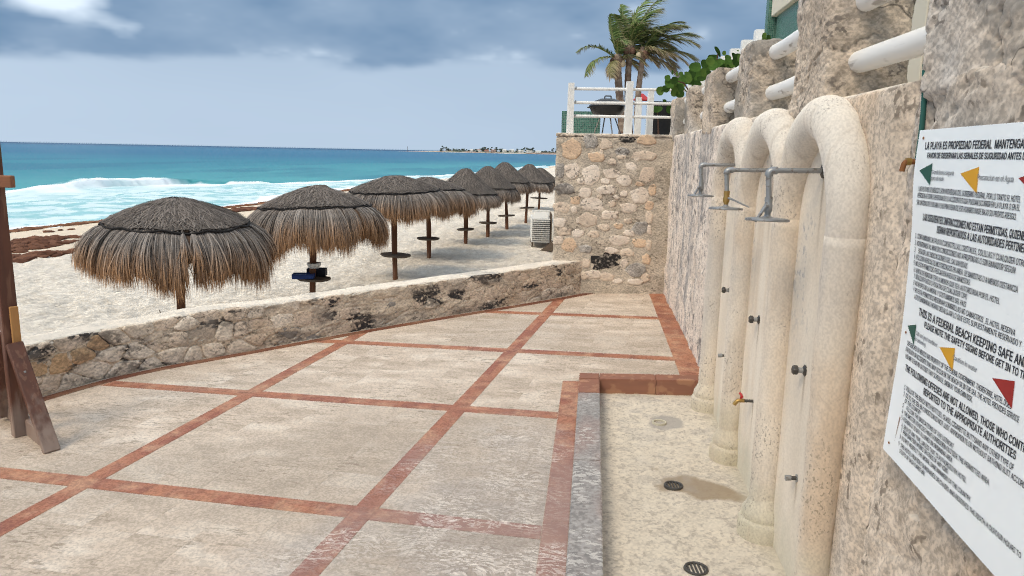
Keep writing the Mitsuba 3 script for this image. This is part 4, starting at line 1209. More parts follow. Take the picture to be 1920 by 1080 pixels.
LINES = [  # words, s of their left end, s where the part before '|' ends, baseline, cap height, bold, soft
    ('LA PLAYA ES PROPIEDAD FEDERAL | MANTENGALA LIMPIA', 2.447, 2.064, 2.084, .0215, 1, 0), ('FAVOR DE OBSERVAR LAS SENALES DE SUGURIDAD| ANTES DE ENTRAR', 2.427, 1.989, 2.057, .0165, 1, 0),
    ('Condiciones seguras|', 2.383, 2.245, 2.010, .013, 0, 1), ('para el nado|', 2.386, 2.302, 1.992, .013, 0, 1), ('Precaucion en el Agua|', 2.115, 1.945, 2.002, .015, 0, 1),
    ('LAS PLAYAS DE MEXICO SON PROPIEDAD DEL GOBIERNO FEDERAL,| POR LO TANTO EL HOTEL', 2.465, 2.060, 1.955, .0155, 0, 0), ('PERDIDA DE SERES PERSONALES O ACCIDENTES QUE PUEDAN OCURRIR| EN LA PLAYA O EN EL', 2.469, 2.033, 1.935, .0150, 0, 0),
    ('SALVAVIDAS DE 9:00 AM A 5:00 PM FUERA DE ESE HORARIO NADE BAJO SU PROPIO RIESGO.|', 2.472, 1.911, 1.9125, .0155, 0, 0),
    ('LAS SIGUIENTES INFRACCIONES NO ESTAN PERMITIDAS,| QUIENES', 2.417, 1.936, 1.868, .0205, 1, 0), ('SERAN REPORTADOS A LAS AUTORIDADES| PERTINENTES', 2.312, 1.945, 1.8395, .0205, 1, 0),
    ('1  CONTAMINAR LAS PLAYA CON BOTELLAS, CRISTALES, COLILLAS Y CUALQUIER| OTRO', 2.464, 1.891, 1.807, .0160, 0, 0), ('2  ADENTRARSE AL MAR EN CONDICIONES NO APROPIADAS O SIN BANADOR| SEGUN', 2.463, 1.935, 1.785, .0160, 0, 0),
    ('3      SEGUIR LAS INDICACIONES DEL SALVAVIDAS|', 2.462, 2.105, 1.763, .0155, 0, 0), ('4  UTILIZAR VEHICULOS MOTORIZADOS EN AREA  DE BANISTAS O A MENOS| DISTANCIA', 2.460, 1.945, 1.742, .0155, 0, 0),
    ('5  NO ESTA PERMITIDO PESCAR EN AREA DE BANISTAS|', 2.459, 2.080, 1.7215, .0155, 0, 0), ('6  VENTA DE NINGUN TIPO A MENOS QUE SEA AUTORIZADA POR EL HOTEL|', 2.452, 1.930, 1.700, .0150, 0, 0),
    ('7  REALIZAR FUEGO O FOGATAS DE CUALQUIER TIPO|', 2.446, 2.085, 1.681, .0150, 0, 0), ('8  NO RESPETAR LA MORAL Y COSTUMBRES DEL PAIS|', 2.445, 2.085, 1.660, .0150, 0, 0),
    ('9  NO ESTA PERMITIDO RESERVAR SOMBRILLAS NO CAMASTROS| , EL HOTEL RESERVA', 2.440, 1.992, 1.639, .0150, 0, 0), ('A DETERMINADAS HORAS DESALOJAR LO QUE ESTE SUPUESTAMENTE RESERVADO| Y', 2.423, 1.832, 1.6185, .0150, 0, 0),
    ('THIS IS A FEDERAL BEACH KEEPING SAFE| AND CLEAN', 2.373, 1.844, 1.5765, .0230, 1, 0), ('PLEASE NOTE THE SAFETY SIGNS BEFORE GET IN TO| THE', 2.320, 1.813, 1.549, .0185, 1, 0),
    ('Safe and good conditions|', 2.372, 2.215, 1.513, .013, 0, 1), ('for swimming|', 2.378, 2.292, 1.494, .013, 0, 1), ('Caution in water|', 2.118, 1.988, 1.505, .014, 0, 1),
    ('THE BEACHES OF MEXICO ARE PROPERTY OF THE FEDERAL GOVERNMENT.| THEREFORRE, HOTEL DOES', 2.433, 1.986, 1.464, .0150, 0, 0), ('FOR DEATH OR ACCIDENTS THAT MAY OCCUR IN THE BEACH OR IN THE SEA.| THE HOTEL PROVIDES SERVICE', 2.436, 1.975, 1.443, .0150, 0, 0),
    ('9:00 AM TO 5:00 PM. OUTSIDE THAT SCHEDULE, SWIM AT YOUR OWN RISK.|', 2.432, 1.990, 1.422, .0150, 0, 0),
    ('THE FOLLOWING OFFESES ARE NOT ALLOWED,| THOSE WHO CONTRAVENE', 2.418, 1.949, 1.384, .0205, 1, 0), ('REPORTED TO THE APPROPRIATE| AUTHORITIES', 2.266, 1.925, 1.354, .0205, 1, 0),
    ('1  POLLUTE THE BEACH WITH BOTTLES, GLASS, CIGARETTE BUTTSAND| ANY OTHER TYPE OF', 2.403, 1.920, 1.325, .0155, 0, 0), ('2  GO TO THE SEA IN CONDITION IS NOT JUST APPROPRIATE| OR WITHOUT BATHING SUIT ACCORDING', 2.400, 1.985, 1.304, .0150, 0, 0),
    ('OF THE COUNTRY|', 2.385, 2.265, 1.286, .0140, 0, 0), ('3      FOLLOW THE INDICATIONS OF THE LIFEBOAT|', 2.396, 2.050, 1.267, .0140, 0, 0), ('4  THE MOTOR VEHICLES HAVE FORBIDDEN OUTSIDE THE PERMITTED AREA|', 2.394, 1.865, 1.247, .0145, 0, 0),
    ('5  FISHING IT IS NOT ALLOWED IN SWIMMING AREA|', 2.390, 2.048, 1.227, .0140, 0, 0), ('6  SALE OF ANY TYPE, UNLESS THAT IS AUTHORIZED BY HOTEL|', 2.381, 1.967, 1.205, .0140, 0, 0),
    ('7  PERFORM FIRE WORKS OR FIRES OF ANY KIND|', 2.381, 2.062, 1.187, .0140, 0, 0), ('8  DO NOT RESPECT THE MORAL SAND MANNERS OF THE COUNTRY|', 2.383, 1.935, 1.166, .0140, 0, 0),
    ('9  THE HOTEL PROVIDES SUNSHADES OR CHAIRS AND RESERVES THE RIGTH A CERTAIN| HOURS TO', 2.386, 1.777, 1.141, .0140, 0, 0), ('STUFFS OF EACH FURNITURE|', 2.372, 2.190, 1.122, .0135, 0, 0)]
_glyphs = {}


def glyph(ch, bold):
    if (ch, bold) not in _glyphs:
        wide = lambda t: meshkit.text_mesh(t, 1.0, .01, bold).vertices[:, 0].max()
        _glyphs[ch, bold] = (None if ch == ' ' else meshkit.text_mesh(ch, 1.0, .01, bold), wide('H' + ch + 'H') - wide('HH'))
    return _glyphs[ch, bold]


def words(text, bold):
    x, ms = 0.0, []
    for ch in text:
        m, adv = glyph(ch, bold)
        if m is not None:
            m = m.copy(); m.apply_translation([x, 0, 0]); ms.append(m)
        x += adv
    return cat(ms)


for txt, s0, s1, z0, h, bold, soft in LINES:
    a, b = txt.split('|')
    m0 = words(a.rstrip(), bool(bold)); wd = m0.vertices[:, 0].max()
    m = words(a + b, bool(bold)) if b else m0
    obj('lettering', sign_geom(m, s0, z0, (s0 - s1) / wd, h), 'm_ink_soft' if soft else 'm_ink', sg, False)


def flag(pts, m, nm):
    p = Polygon(pts); e = trimesh.creation.extrude_polygon(Polygon([(-a, b) for a, b in p.exterior.coords]), .01, engine='earcut')
    e.vertices[:, 0] *= 1
    obj(nm, sign_geom(e, 0, 0, 1, 1), m, sg, False)


flag([(2.469, 2.019), (2.386, 2.042), (2.388, 1.976)], 'm_flag_green', 'green_flag'); flag([(2.208, 2.016), (2.113, 2.036), (2.108, 1.966)], 'm_flag_yellow', 'yellow_flag'); flag([(1.925, 2.013), (1.83, 2.034), (1.828, 1.962)], 'm_flag_red', 'red_flag')
flag([(2.448, 1.525), (2.379, 1.543), (2.378, 1.478)], 'm_flag_green', 'green_flag'); flag([(2.20, 1.518), (2.113, 1.538), (2.110, 1.472)], 'm_flag_yellow', 'yellow_flag'); flag([(1.915, 1.513), (1.822, 1.534), (1.818, 1.466)], 'm_flag_red', 'red_flag')
for s, z in ((2.462, 2.118), (2.455, 1.50), (2.452, 1.122)):
    obj('screw', orient(lathe([(0, 0), (.0045, 0), (.004, .002), (0, .003)], 10), -N, wall(s, sign_w(s, z) - .001, z)), 'm_rust', sg)
p = Polygon([(2.404, 1.232), (2.399, 1.23), (2.408, 1.18), (2.414, 1.145)])
obj('rust_streak', sign_geom(trimesh.creation.extrude_polygon(Polygon([(-a, b) for a, b in p.exterior.coords]), .01, engine='earcut'), 0, 0, 1, 1, .0009), 'm_rust', sg, False)

zz = np.linspace(2.36, 2.045, 16)
obj('green_conduit', tube(wall(2.650 + .008 * np.sin(zz * 13), 1.072 + .010 * np.cos(zz * 9), zz), .0085, 12), 'm_green_pipe', label='thin green conduit running down the crack beside the sign', cat_='conduit')
k = thing('rusty_outlet', 'small rusty pipe outlet below the green conduit, left of the sign', 'pipe outlet')
obj('pipe', tube(ubend([wall(2.66, 1.09, 2.045), wall(2.66, 1.042, 2.045), wall(2.66, 1.036, 2.012)], .012), .009, 12), 'm_rust', k)
obj('collar', tube(np.array([wall(2.66, 1.046, 2.045), wall(2.66, 1.062, 2.045)]), .0125, 12), 'm_brass', k)

# ------------------------------------------------------------------ thatched beach umbrellas
def strand_colors(n, k, g, tip, tipstart):
    t = np.linspace(0, 1, k)[None, :, None]
    u = g.uniform(0, 1, (n, 1, 1))
    root = np.array([0.135, 0.115, 0.103]) * (1 - u) + np.array([0.33, 0.29, 0.26]) * u
    endc = np.array([0.28, 0.14, 0.065]) * (1 - u) + np.array([0.55, 0.29, 0.125]) * u
    a = np.clip((t - tipstart) / (1 - tipstart), 0, 1) * tip
    c = root * (1 - a) + endc * a
    c = c * g.uniform(0.72, 1.2, (n, 1, 1))
    return np.repeat(c, 2, axis=1).reshape(-1, 3)


def palapa(label, base, apex, R, ring_r, drop, skirt, seed, n_strands, style, disc_z=0.60, disc_r=0.30, notch=None, tip=1.0, lean_pole=None):
    g = np.random.default_rng(seed)
    k = thing('thatched_umbrella', label, 'beach umbrella', 'thatched umbrellas in a row on the beach')
    b, a = np.asarray(base, float), np.asarray(apex, float)
    b[2] = beach_z(np.array(b[0]), np.array(b[1])) - 0.25
    zs = np.linspace(0, 1, 14)
    bow = np.sin(zs * np.pi) * g.uniform(-.03, .03)
    pth = b + (a - [0, 0, .12] - b) * zs[:, None]; pth[:, 0] += bow
    rp = 0.064 + .006 * np.sin(zs * 9 + seed)
    obj('pole', tube(pth, rp, 14), 'm_bark', k)
    zd = -1.0 + disc_z
    q = (zd - b[2]) / (a[2] - .12 - b[2]); c = b + (a - [0, 0, .12] - b) * q
    prof = [(.05, -.02), (disc_r * .93, -.024), (disc_r, -.008), (disc_r * .985, .02), (.05, .026)]
    m = lathe(prof, 26, (0, 0, 0)); v = np.array(m.vertices); aa = np.arctan2(v[:, 1], v[:, 0]); v[:, :2] *= (1 + .06 * np.sin(2 * aa + seed) + .03 * np.sin(5 * aa))[:, None]
    v[:, 2] += v[:, 0] * g.uniform(-.07, .07)
    obj('table', mesh(v + [c[0], c[1], zd], m.faces), 'm_grey_wood', k)
    tilt_x, tilt_y = g.uniform(-.05, .05, 2)

    def sag(p):
        p = p.copy(); q = p - a
        p[..., 2] += q[..., 0] * (tilt_x + .02 * (seed == 1)) + q[..., 1] * tilt_y + .05 * (meshkit.noise(np.stack([np.arctan2(q[..., 1], q[..., 0]) * 1.3 + 9, 0 * q[..., 0] + seed, 0 * q[..., 0]], -1), seed) - .5) * np.clip(np.hypot(q[..., 0], q[..., 1]), 0, 1.2)
        return p

    # cap: a cone of packed thatch under netting
    na, nr = 140, 26
    th, t = np.meshgrid(np.arange(na) * 2 * np.pi / na, np.linspace(0, 1, nr), indexing='ij')
    facets = 1 + .012 * np.cos(th * 10)
    tt = t ** 0.92
    if style == 'bell':
        zc = -drop * (0.55 * tt + 0.45 * tt ** 2)
    else:
        zc = -drop * (0.86 * tt + 0.14 * tt ** 2)
    zc = zc - drop * (.10 * np.exp(-(t / .10) ** 2) - .03) + (.055 * np.exp(-((t - .17) / .12) ** 2) * (.6 + .5 * np.cos(th - 1.2)) if seed in (2, 5, 8) else .02 * np.exp(-((t - .2) / .15) ** 2))
    pts = np.stack([np.cos(th) * ring_r * t * facets, np.sin(th) * ring_r * t * facets, zc], -1)
    nz = (meshkit.fbm(np.stack([np.cos(th) * 3 + seed, np.sin(th) * 3, t * 4], -1), 4, seed) - .5)
    pts[..., 2] += nz * .07 * np.clip(t * 4, 0.3, 1) + (meshkit.noise(np.stack([th * 30, t * 9, 0 * t], -1), seed) - .5) * .02
    pts = sag(pts + a)
    cc = (0.72 + 0.75 * (meshkit.fbm(np.stack([th * 14, t * 5, 0 * t + seed], -1), 3, seed) - .25))[..., None] * np.array([0.105, 0.090, 0.080])
    obj('thatch_cap', mesh(pts.reshape(-1, 3), grid_faces(na, nr, True)), 'm_vertex', k, True, color=cc.reshape(-1, 3))
    # loose stalks lying on the cap
    nl = int(n_strands * .45)
    ph = g.uniform(0, 6.283, nl); t0 = g.uniform(.03, .86, nl) ** .7; ln = g.uniform(.06, .14, nl) / ring_r * 1.2
    tk = t0[:, None] + ln[:, None] * np.linspace(0, 1, 3)[None]; tk = np.clip(tk, 0, 1.02)
    phk = ph[:, None] + g.normal(0, .035, (nl, 1)) * np.linspace(-1, 1, 3)[None]
    zk = (-drop * (0.55 * tk + 0.45 * tk ** 2) if style == 'bell' else -drop * (0.86 * tk + 0.14 * tk ** 2)) + .016 + g.uniform(-.01, .022, (nl, 1))
    P = np.stack([np.cos(phk) * ring_r * tk, np.sin(phk) * ring_r * tk, zk], -1)
    P = sag(P + a)
    side = np.stack([-np.sin(phk), np.cos(phk), 0 * phk], -1)
    W = np.full((nl, 3), 0.0045) * g.uniform(.7, 1.6, (nl, 1))
    sc_ = g.uniform(.5, 1.7, (nl, 1, 1)) * np.array([0.145, 0.124, 0.110])
    obj('loose_stalks', ribbons(P, W, side), 'm_vertex', k, False, color=np.broadcast_to(sc_, (nl, 6, 3)).reshape(-1, 3), kind='stuff')
    # rope that ties the netting, in scallops
    nn = 160; phi = np.arange(nn + 1) * 2 * np.pi / nn
    sc2 = np.abs(np.sin(phi * 5.5 + seed))
    zr = -drop + .012 - .035 * sc2
    rr2 = ring_r * (1.01 + .012 * sc2)
    path = np.stack([np.cos(phi) * rr2, np.sin(phi) * rr2, zr], -1)
    path = sag(path + a)
    obj('rope', tube(path, .015 if style == 'bell' else .009, 6, False), 'm_rope', k, True)
    # skirt of hanging strands, over a dark inner layer
    def skirt_curve(u, rr, hh):
        """u 0..1 from under the rope outwards and down"""
        if style == 'bell':
            r = ring_r * .93 + (rr - ring_r * .93) * (1 - (1 - np.clip(u / .95, 0, 1)) ** 1.9)
            z = -drop * .96 - hh * (0.40 * u + 0.60 * u ** 1.7)
        else:
            r = ring_r * .93 + (rr - ring_r * .93) * (1 - (1 - u) ** 1.5)
            z = -drop * .96 - hh * (0.62 * u + 0.38 * u ** 1.8)
        return r, z
    lenf = lambda ph: 0.84 + 0.52 * (meshkit.fbm(np.stack([np.cos(ph) * 2.4 + seed, np.sin(ph) * 2.4, 0 * ph], -1), 3, seed + 3) - .35) + .14 * (meshkit.noise(np.stack([ph * 7, 0 * ph, 0 * ph + seed], -1), 5) - .5)
    n = n_strands; kk = 6
    ph = g.uniform(0, 6.283, n)
    clump = meshkit.noise(np.stack([ph * 11, 0 * ph, 0 * ph + seed], -1), 9)
    ph = ph + .07 * (meshkit.noise(np.stack([ph * 15, 0 * ph, 0 * ph], -1), 19) - .5)
    L = lenf(ph) * g.uniform(.80, 1.06, n)
    if notch is not None:
        dphi = np.angle(np.exp(1j * (ph - notch[0])))
        L = L * (1 - notch[2] * np.exp(-(dphi / notch[1]) ** 2))
        ph = ph + .045 * np.sign(dphi) * np.exp(-(dphi / (notch[1] * 1.6)) ** 2)
    u = np.linspace(0, 1, kk)[None]
    short = g.uniform(.55, 1.0, n) ** .5
    layer = g.uniform(0, 1, n)
    rr = R * (1.0 - .15 * layer) * (.92 + .14 * clump + .08 * (meshkit.fbm(np.stack([np.cos(ph) * 2 + seed, np.sin(ph) * 2, 0 * ph], -1), 2, seed + 5) - .5)) * g.uniform(.96, 1.03, n)
    r, z = skirt_curve(u * np.ones((n, 1)), rr[:, None], (skirt * L * short)[:, None])
    z = z - .03 * layer[:, None]
    phk = ph[:, None] + g.normal(0, .035, (n, 1)) * u + g.normal(0, .02, (n, 1)) * u ** 3
    P = np.stack([np.cos(phk) * r, np.sin(phk) * r, z], -1)
    P[..., :2] += g.normal(0, .022, (n, 1, 2)) * (u ** 2)[..., None]
    P = sag(P + a)
    tw = g.uniform(-.9, .9, n)[:, None]
    side = np.stack([-np.sin(phk) * np.cos(tw) + np.cos(phk) * np.sin(tw), np.cos(phk) * np.cos(tw) + np.sin(phk) * np.sin(tw), 0 * phk], -1)
    W = (np.array([1, 1, 1, .95, .75, .12])[None] * g.uniform(.7, 1.4, (n, 1))) * (0.0052 if n_strands > 7000 else 0.0085)
    col = strand_colors(n, kk, g, tip * .9, .5)
    ao = np.repeat(1.0 - .35 * layer[:, None, None] * np.ones((1, kk, 1)), 2, axis=1).reshape(-1, 1)
    obj('thatch_fringe', ribbons(P, W, side), 'm_vertex', k, False, color=col, kind='stuff')
    na = 120; phi, uu = np.meshgrid(np.arange(na) * 2 * np.pi / na, np.linspace(0, 1, 12), indexing='ij')
    L2 = lenf(phi[:, 0])
    if notch is not None:
        dphi = np.angle(np.exp(1j * (phi[:, 0] - notch[0]))); L2 = L2 * (1 - notch[2] * 1.05 * np.exp(-(dphi / notch[1]) ** 2))
    r, z = skirt_curve(uu, R * .90, (skirt * .70 * L2)[:, None])
    wob = 1 + .03 * (meshkit.noise(np.stack([phi * 12, uu * 2, 0 * uu], -1), seed) - .5)
    sh = np.stack([np.cos(phi) * r * wob, np.sin(phi) * r * wob, z - .02], -1)
    sh = sag(sh + a)
    cs = (np.array([0.085, 0.062, 0.05]) * (1 - uu[..., None]) + np.array([0.17, 0.095, 0.05]) * uu[..., None]).reshape(-1, 3)
    obj('inner_thatch', mesh(sh.reshape(-1, 3), grid_faces(na, 12, True)), 'm_vertex', k, True, color=cs)
    return k, c, zd


UMB = [
    ('broad thatched umbrella nearest the camera, with a split in its fringe', (-4.65, 10.11, -1), (-4.62, 10.11, 1.335), 1.22, 0.92, .31, .86, 1, 15000, 'bell', .58, .3, (-1.02, .05, .50)),
    ('thatched umbrella with lumpy top, blue trays on its pole table, second in the row', (-3.86, 13.95, -1), (-3.74, 13.95, 1.345), 1.37, 1.02, .37, .97, 2, 13000, 'bell', .585, .31, (-0.62, .10, .30)),
    ('thatched umbrella with reddish pole and thick round table, third from the left', (-2.77, 17.28, -1), (-2.77, 17.28, 1.455), 1.33, 1.02, .33, .85, 3, 10000, 'bell', .60, .36, (-2.6, .09, .5)),
    ('thatched umbrella half hidden behind the third one, with a weathered pole table', (-2.40, 20.91, -1), (-2.46, 20.91, 1.31), 1.42, 1.06, .37, .86, 4, 7000, 'bell', .58, .34, None),
    ('grey cone-shaped thatched umbrella with wide point, fifth from the left', (-1.56, 24.12, -1), (-1.58, 24.12, 1.55), 1.22, 1.03, .86, .52, 5, 5200, 'cone', .53, .30, None),
    ('cone-shaped thatched umbrella overlapped by its right neighbour, sixth from the left', (-0.92, 26.84, -1), (-0.94, 26.84, 1.59), 1.18, 1.0, .82, .58, 6, 4200, 'cone', .50, .33, None),
    ('tallest-looking cone-shaped thatched umbrella with a leaning pole, seventh from the left', (-0.24, 29.49, -1), (-0.38, 29.49, 1.71), 1.18, 1.0, .86, .56, 7, 4000, 'cone', .55, .33, None),
    ('cone-shaped thatched umbrella, second from the terrace wall', (0.55, 33.01, -1), (0.66, 33.01, 1.58), 1.18, 1.0, .80, .52, 8, 3600, 'cone', .62, .32, None),
    ('farthest thatched umbrella, right beside the terrace wall and behind the loungers', (1.36, 40.23, -1), (1.38, 40.23, 1.30), 1.26, 1.05, .76, .55, 9, 3000, 'cone', .62, .46, None)]
spots = []
for q in UMB:
    spots.append(palapa(q[0], q[1], q[2], q[3], q[4], q[5], q[6], q[7], q[8], q[9], q[10], q[11], q[12], 1.0 if q[9] == 'bell' else .45))
k2, c2, zd2 = spots[1]


def tray(c, size, rot, m, label):
    L, Wd, H = size
    outer = bx([0, 0, H / 2], size, 0, .008)
    rimm = cat([bx([0, s * (Wd / 2 - .006), H + .006], [L, .012, .016]) for s in (-1, 1)] + [bx([s * (L / 2 - .006), 0, H + .006], [.012, Wd - .026, .016]) for s in (-1, 1)])
    mm = cat([outer, rimm]); mm.apply_transform(trimesh.transformations.rotation_matrix(rot, [0, 0, 1])); mm.apply_translation(c)
    obj('tray', mm, m, smooth=False, label=label, cat_='tray')


tray([c2[0] - .14, c2[1] - .16, zd2 + .03], (.40, .24, .075), .12, 'm_blue', 'blue plastic tray on the second umbrella table, in front of its pole')
tray([c2[0] + .03, c2[1] + .16, zd2 + .03], (.36, .20, .13), .05, 'm_navy', 'dark navy tray on the second umbrella table, behind the pole')
hb = np.array([-3.80, 13.93, .30 - .10])
obj('hanging_bowl', lathe([(.02, -.11), (.09, -.10), (.125, -.05), (.135, 0), (.128, .0), (.118, -.045), (.085, -.09), (.02, -.10)], 24, (c2[0] + .02, 13.95, -.11)), 'm_plastic', label='pale plastic bowl fixed round the pole under the second umbrella', cat_='bowl')
obj('loose_cord', tube([[-4.40, 9.0, .02], [-4.33, 8.95, -.2], [-4.26, 8.95, -.42], [-4.17, 9.0, -.62]], .006, 5), 'm_grey_wood', label='thin loose cord hanging from the fringe of the nearest umbrella', cat_='cord')

# ------------------------------------------------------------------ stacked sun loungers and the plank beside them
def lounger(i):
    z = -0.80 + i * .0665
    Wd, L, y0 = .56, 1.85, 23.8
    x0 = .61
    ms = []
    for sx in (0, 1):
        ms.append(bx([x0 + sx * Wd, y0 + L / 2, z], [.036, L, .024], 0, .005))
    ms.append(bx([x0 + Wd / 2, y0 + .006, z], [Wd + .03, .03, .022], 0, .005))
    ms.append(bx([x0 + Wd / 2, y0 + L, z], [Wd + .03, .03, .030], 0, .006))
    for q in range(11):
        ms.append(bx([x0 + Wd / 2, y0 + .12 + q * .16, z + .008], [Wd - .03, .10, .010]))
    return cat(ms), [bx([x0 + Wd / 2, y0 + .045, z - .002], [Wd - .05, .03, .018], 0, .004)]


ORD = ['bottom', 'second', 'third', 'fourth', 'fifth', 'sixth', 'seventh', 'eighth', 'ninth', 'tenth', 'eleventh']
for i in range(11):
    fr, strap = lounger(i)
    t = thing('sun_lounger', f'white sun lounger, {"lowest" if i == 0 else ORD[i] + " from the bottom"} of the stack beside the terrace wall', 'sun lounger', 'stacked white sun loungers')
    obj('frame', fr, 'm_plastic', t, False); obj('strap', strap[0], 'm_beige', t, False)
    if i == 0:
        for sx in (.63, 1.15):
            for y in (24.0, 25.4):
                obj('leg', bx([sx, y, -.93], [.05, .06, .24], 0, .008), 'm_grey_wood', t, False)
t = thing('sun_lounger', 'white sun lounger on top of the stack, with its backrest raised', 'sun lounger', 'stacked white sun loungers')
z = -.80 + 11 * .0665
obj('frame', cat([bx([.61 + sx * .56, 24.7, z], [.036, 1.85, .034], 0, .006) for sx in (0, 1)] + [bx([.89, 23.806, z], [.59, .03, .03], 0, .006)] + [bx([.89, 23.95 + q * .16, z + .008], [.53, .1, .01]) for q in range(10)]), 'm_plastic', t, False)
v = np.array([[.64, 23.86, z + .02], [1.14, 23.86, z + .02], [1.14, 23.90, z + .02], [.64, 23.90, z + .02], [.66, 24.0, z + .24], [1.12, 24.0, z + .24], [1.12, 24.04, z + .24], [.66, 24.04, z + .24]])
obj('backrest', fixed(trimesh.convex.convex_hull(v)), 'm_plastic', t, False)
obj('top_rail', cat([bx([.89, 24.02, z + .262], [.58, .05, .04], 0, .01), bx([1.16, 24.1, z + .14], [.035, .3, .26], 0, .008), bx([.635, 24.1, z + .20], [.03, .3, .05], 0, .008)]), 'm_plastic', t, False)
k = thing('upright_board', 'grey upright board standing along the right side of the lounger stack', 'board')
obj('panel', bx([1.235, 24.35, -.42], [.035, 1.1, 1.05], 0, .006), 'm_grey_wood', k, False)
v = np.array([[.84, 23.30, -1.04], [.87, 23.45, -1.04], [1.31, 23.30, -.66], [1.34, 23.50, -.66], [1.34, 23.30, -1.04], [1.34, 23.5, -1.04]])
obj('wooden_wedge', fixed(trimesh.convex.convex_hull(v)), 'm_grey_wood', smooth=False, label='weathered grey wooden wedge on the sand at the foot of the lounger stack', cat_='wooden wedge')

# ------------------------------------------------------------------ wooden frame on the patio, cut by the left edge
k = thing('wooden_stand', 'dark wooden stand with A-shaped foot and crossbar, at the left edge of the patio', 'wooden stand')
PF = np.array([-3.69, 5.27]); FA, FB = np.array([-4.05, 5.66]), np.array([-3.25, 4.94])
fd = (FB - FA) / np.linalg.norm(FB - FA); fr_ang = math.atan2(fd[1], fd[0])
zf = SLOPE * -3.7


def plank(a, b, wd, th_, side, cham=.006):
    """a plank from a to b, wd wide along 'side', th_ thick"""
    a, b = np.asarray(a, float), np.asarray(b, float); ax = (b - a) / np.linalg.norm(b - a)
    s = np.asarray(side, float); s = s - ax * (s @ ax); s /= np.linalg.norm(s); n = np.cross(ax, s)
    L = np.linalg.norm(b - a)
    m = bx([0, 0, 0], [wd, th_, L], 0, cham); v = np.array(m.vertices); v[:, 2] += L / 2
    return fixed(mesh(a + v[:, :1] * s + v[:, 1:2] * n + v[:, 2:] * ax, m.faces))


f3 = np.array([fd[0], fd[1], 0]); fn3 = np.array([-fd[1], fd[0], 0])
cen = np.array([PF[0], PF[1], 0])
obj('post', plank(cen + [0, 0, zf], cen + [0, 0, 2.75], .105, .085, fn3), 'm_frame', k)
obj('foot_board', plank(np.array([*FA, zf + .065]), np.array([*(FB - fd * .05), zf + .065]), .05, .125, fn3), 'm_frame', k)
b0, b1 = np.array([*FB, zf + .012]), cen + f3 * .075 + [0, 0, .60]
obj('brace', plank(b0, b1, .108, .045, fn3), 'm_frame', k)
obj('brace', plank(np.array([*(FA + fd * .05), zf + .02]) - fn3 * .02, cen - f3 * .07 - fn3 * .02 + [0, 0, .66], .11, .04, fn3), 'm_frame', k)
obj('patch_board', plank(cen + f3 * .052 + fn3 * .024 + [0, 0, .585], cen + f3 * .052 + fn3 * .024 + [0, 0, .87], .058, .016, fn3), 'm_new_wood', k, label='pale new wooden patch on the post')
obj('bolt', orient(lathe([(0, 0), (.009, 0), (.008, .006), (0, .008)], 10), f3, b0 + (b1 - b0) * .74 + f3 * .026), 'm_steel', k)
obj('crossbar', plank(np.array([-5.3, 5.18, 1.775]), np.array([-3.52, 5.22, 1.775]), .085, .05, [0, 0, 1]), 'm_beam', k)

# ------------------------------------------------------------------ terrace railing and what stands on the terrace
k = thing('terrace_railing', 'white tubular railing on top of the end wall, three rails between square posts', 'railing')
TY = 10.98


def post(x, y, w, z1, name='post'):
    v = np.array(trimesh.creation.box(extents=[w, w, 1]).vertices); v[:, :2] *= np.where(v[:, 2:] > 0, .92, 1.08)
    m = trimesh.convex.convex_hull(v * [1, 1, z1 - 2.325] + [x, y, (z1 + 2.325) / 2])
    obj(name, m, 'm_white', k, False)


post(.795, TY, .092, 3.045); post(1.625, TY - .08, .102, 3.075)
obj('foot_plate', bx([1.625, TY - .08, 2.335], [.16, .16, .014], 0, .003), 'm_white', k, False)
post(1.865, TY + .55, .082, 2.905); post(2.01, TY + .35, .088, 3.0)
for z in (2.965, 2.772, 2.582):
    for a, b in (((.84, TY), (1.58, TY - .08)), ((1.67, TY - .085), (2.45, TY - .16))):
        obj('rail', tube([[a[0], a[1], z], [b[0], b[1], z]], .0215, 14), 'm_white', k)
for z in (2.965, 2.772, 2.582):
    obj('hook', tube(ubend([[.842, TY, z], [.862, TY - .03, z], [.862, TY - .03, z + .03]], .01), .008, 8), 'm_steel', k)

k = thing('kettle_barbecue', 'black round kettle barbecue on thin legs behind the white railing', 'barbecue')
c = np.array([1.445, 11.95, 2.745])
obj('bowl', lathe([(0, -.115), (.17, -.11), (.235, -.07), (.268, -.01), (.285, .035), (.275, .037), (.2, -.03), (0, -.06)], 36, c), 'm_black', k)
obj('lid', lathe([(.290, .037), (.290, .05), (.262, .075), (.20, .125), (.11, .158), (0, .166)], 36, c), 'm_black', k)
obj('handle', tube(ubend([c + [-.05, -.02, .155], c + [-.05, -.02, .20], c + [.05, -.02, .20], c + [.05, -.02, .155]], .02), .011, 10), 'm_dark_steel', k)
for (dx, dy) in ((-.19, -.12), (.19, -.12), (-.04, .18), (.06, -.20)):
    obj('leg', tube([c + [dx * .55, dy * .55, -.10], [c[0] + dx * 1.15, c[1] + dy * 1.15, 2.335]], .010, 8), 'm_dark_steel', k)
obj('side_grip', tube(ubend([c + [-.27, -.08, .02], c + [-.31, -.09, .02], c + [-.31, .03, .02], c + [-.27, .03, .02]], .015), .009, 8), 'm_dark_steel', k)

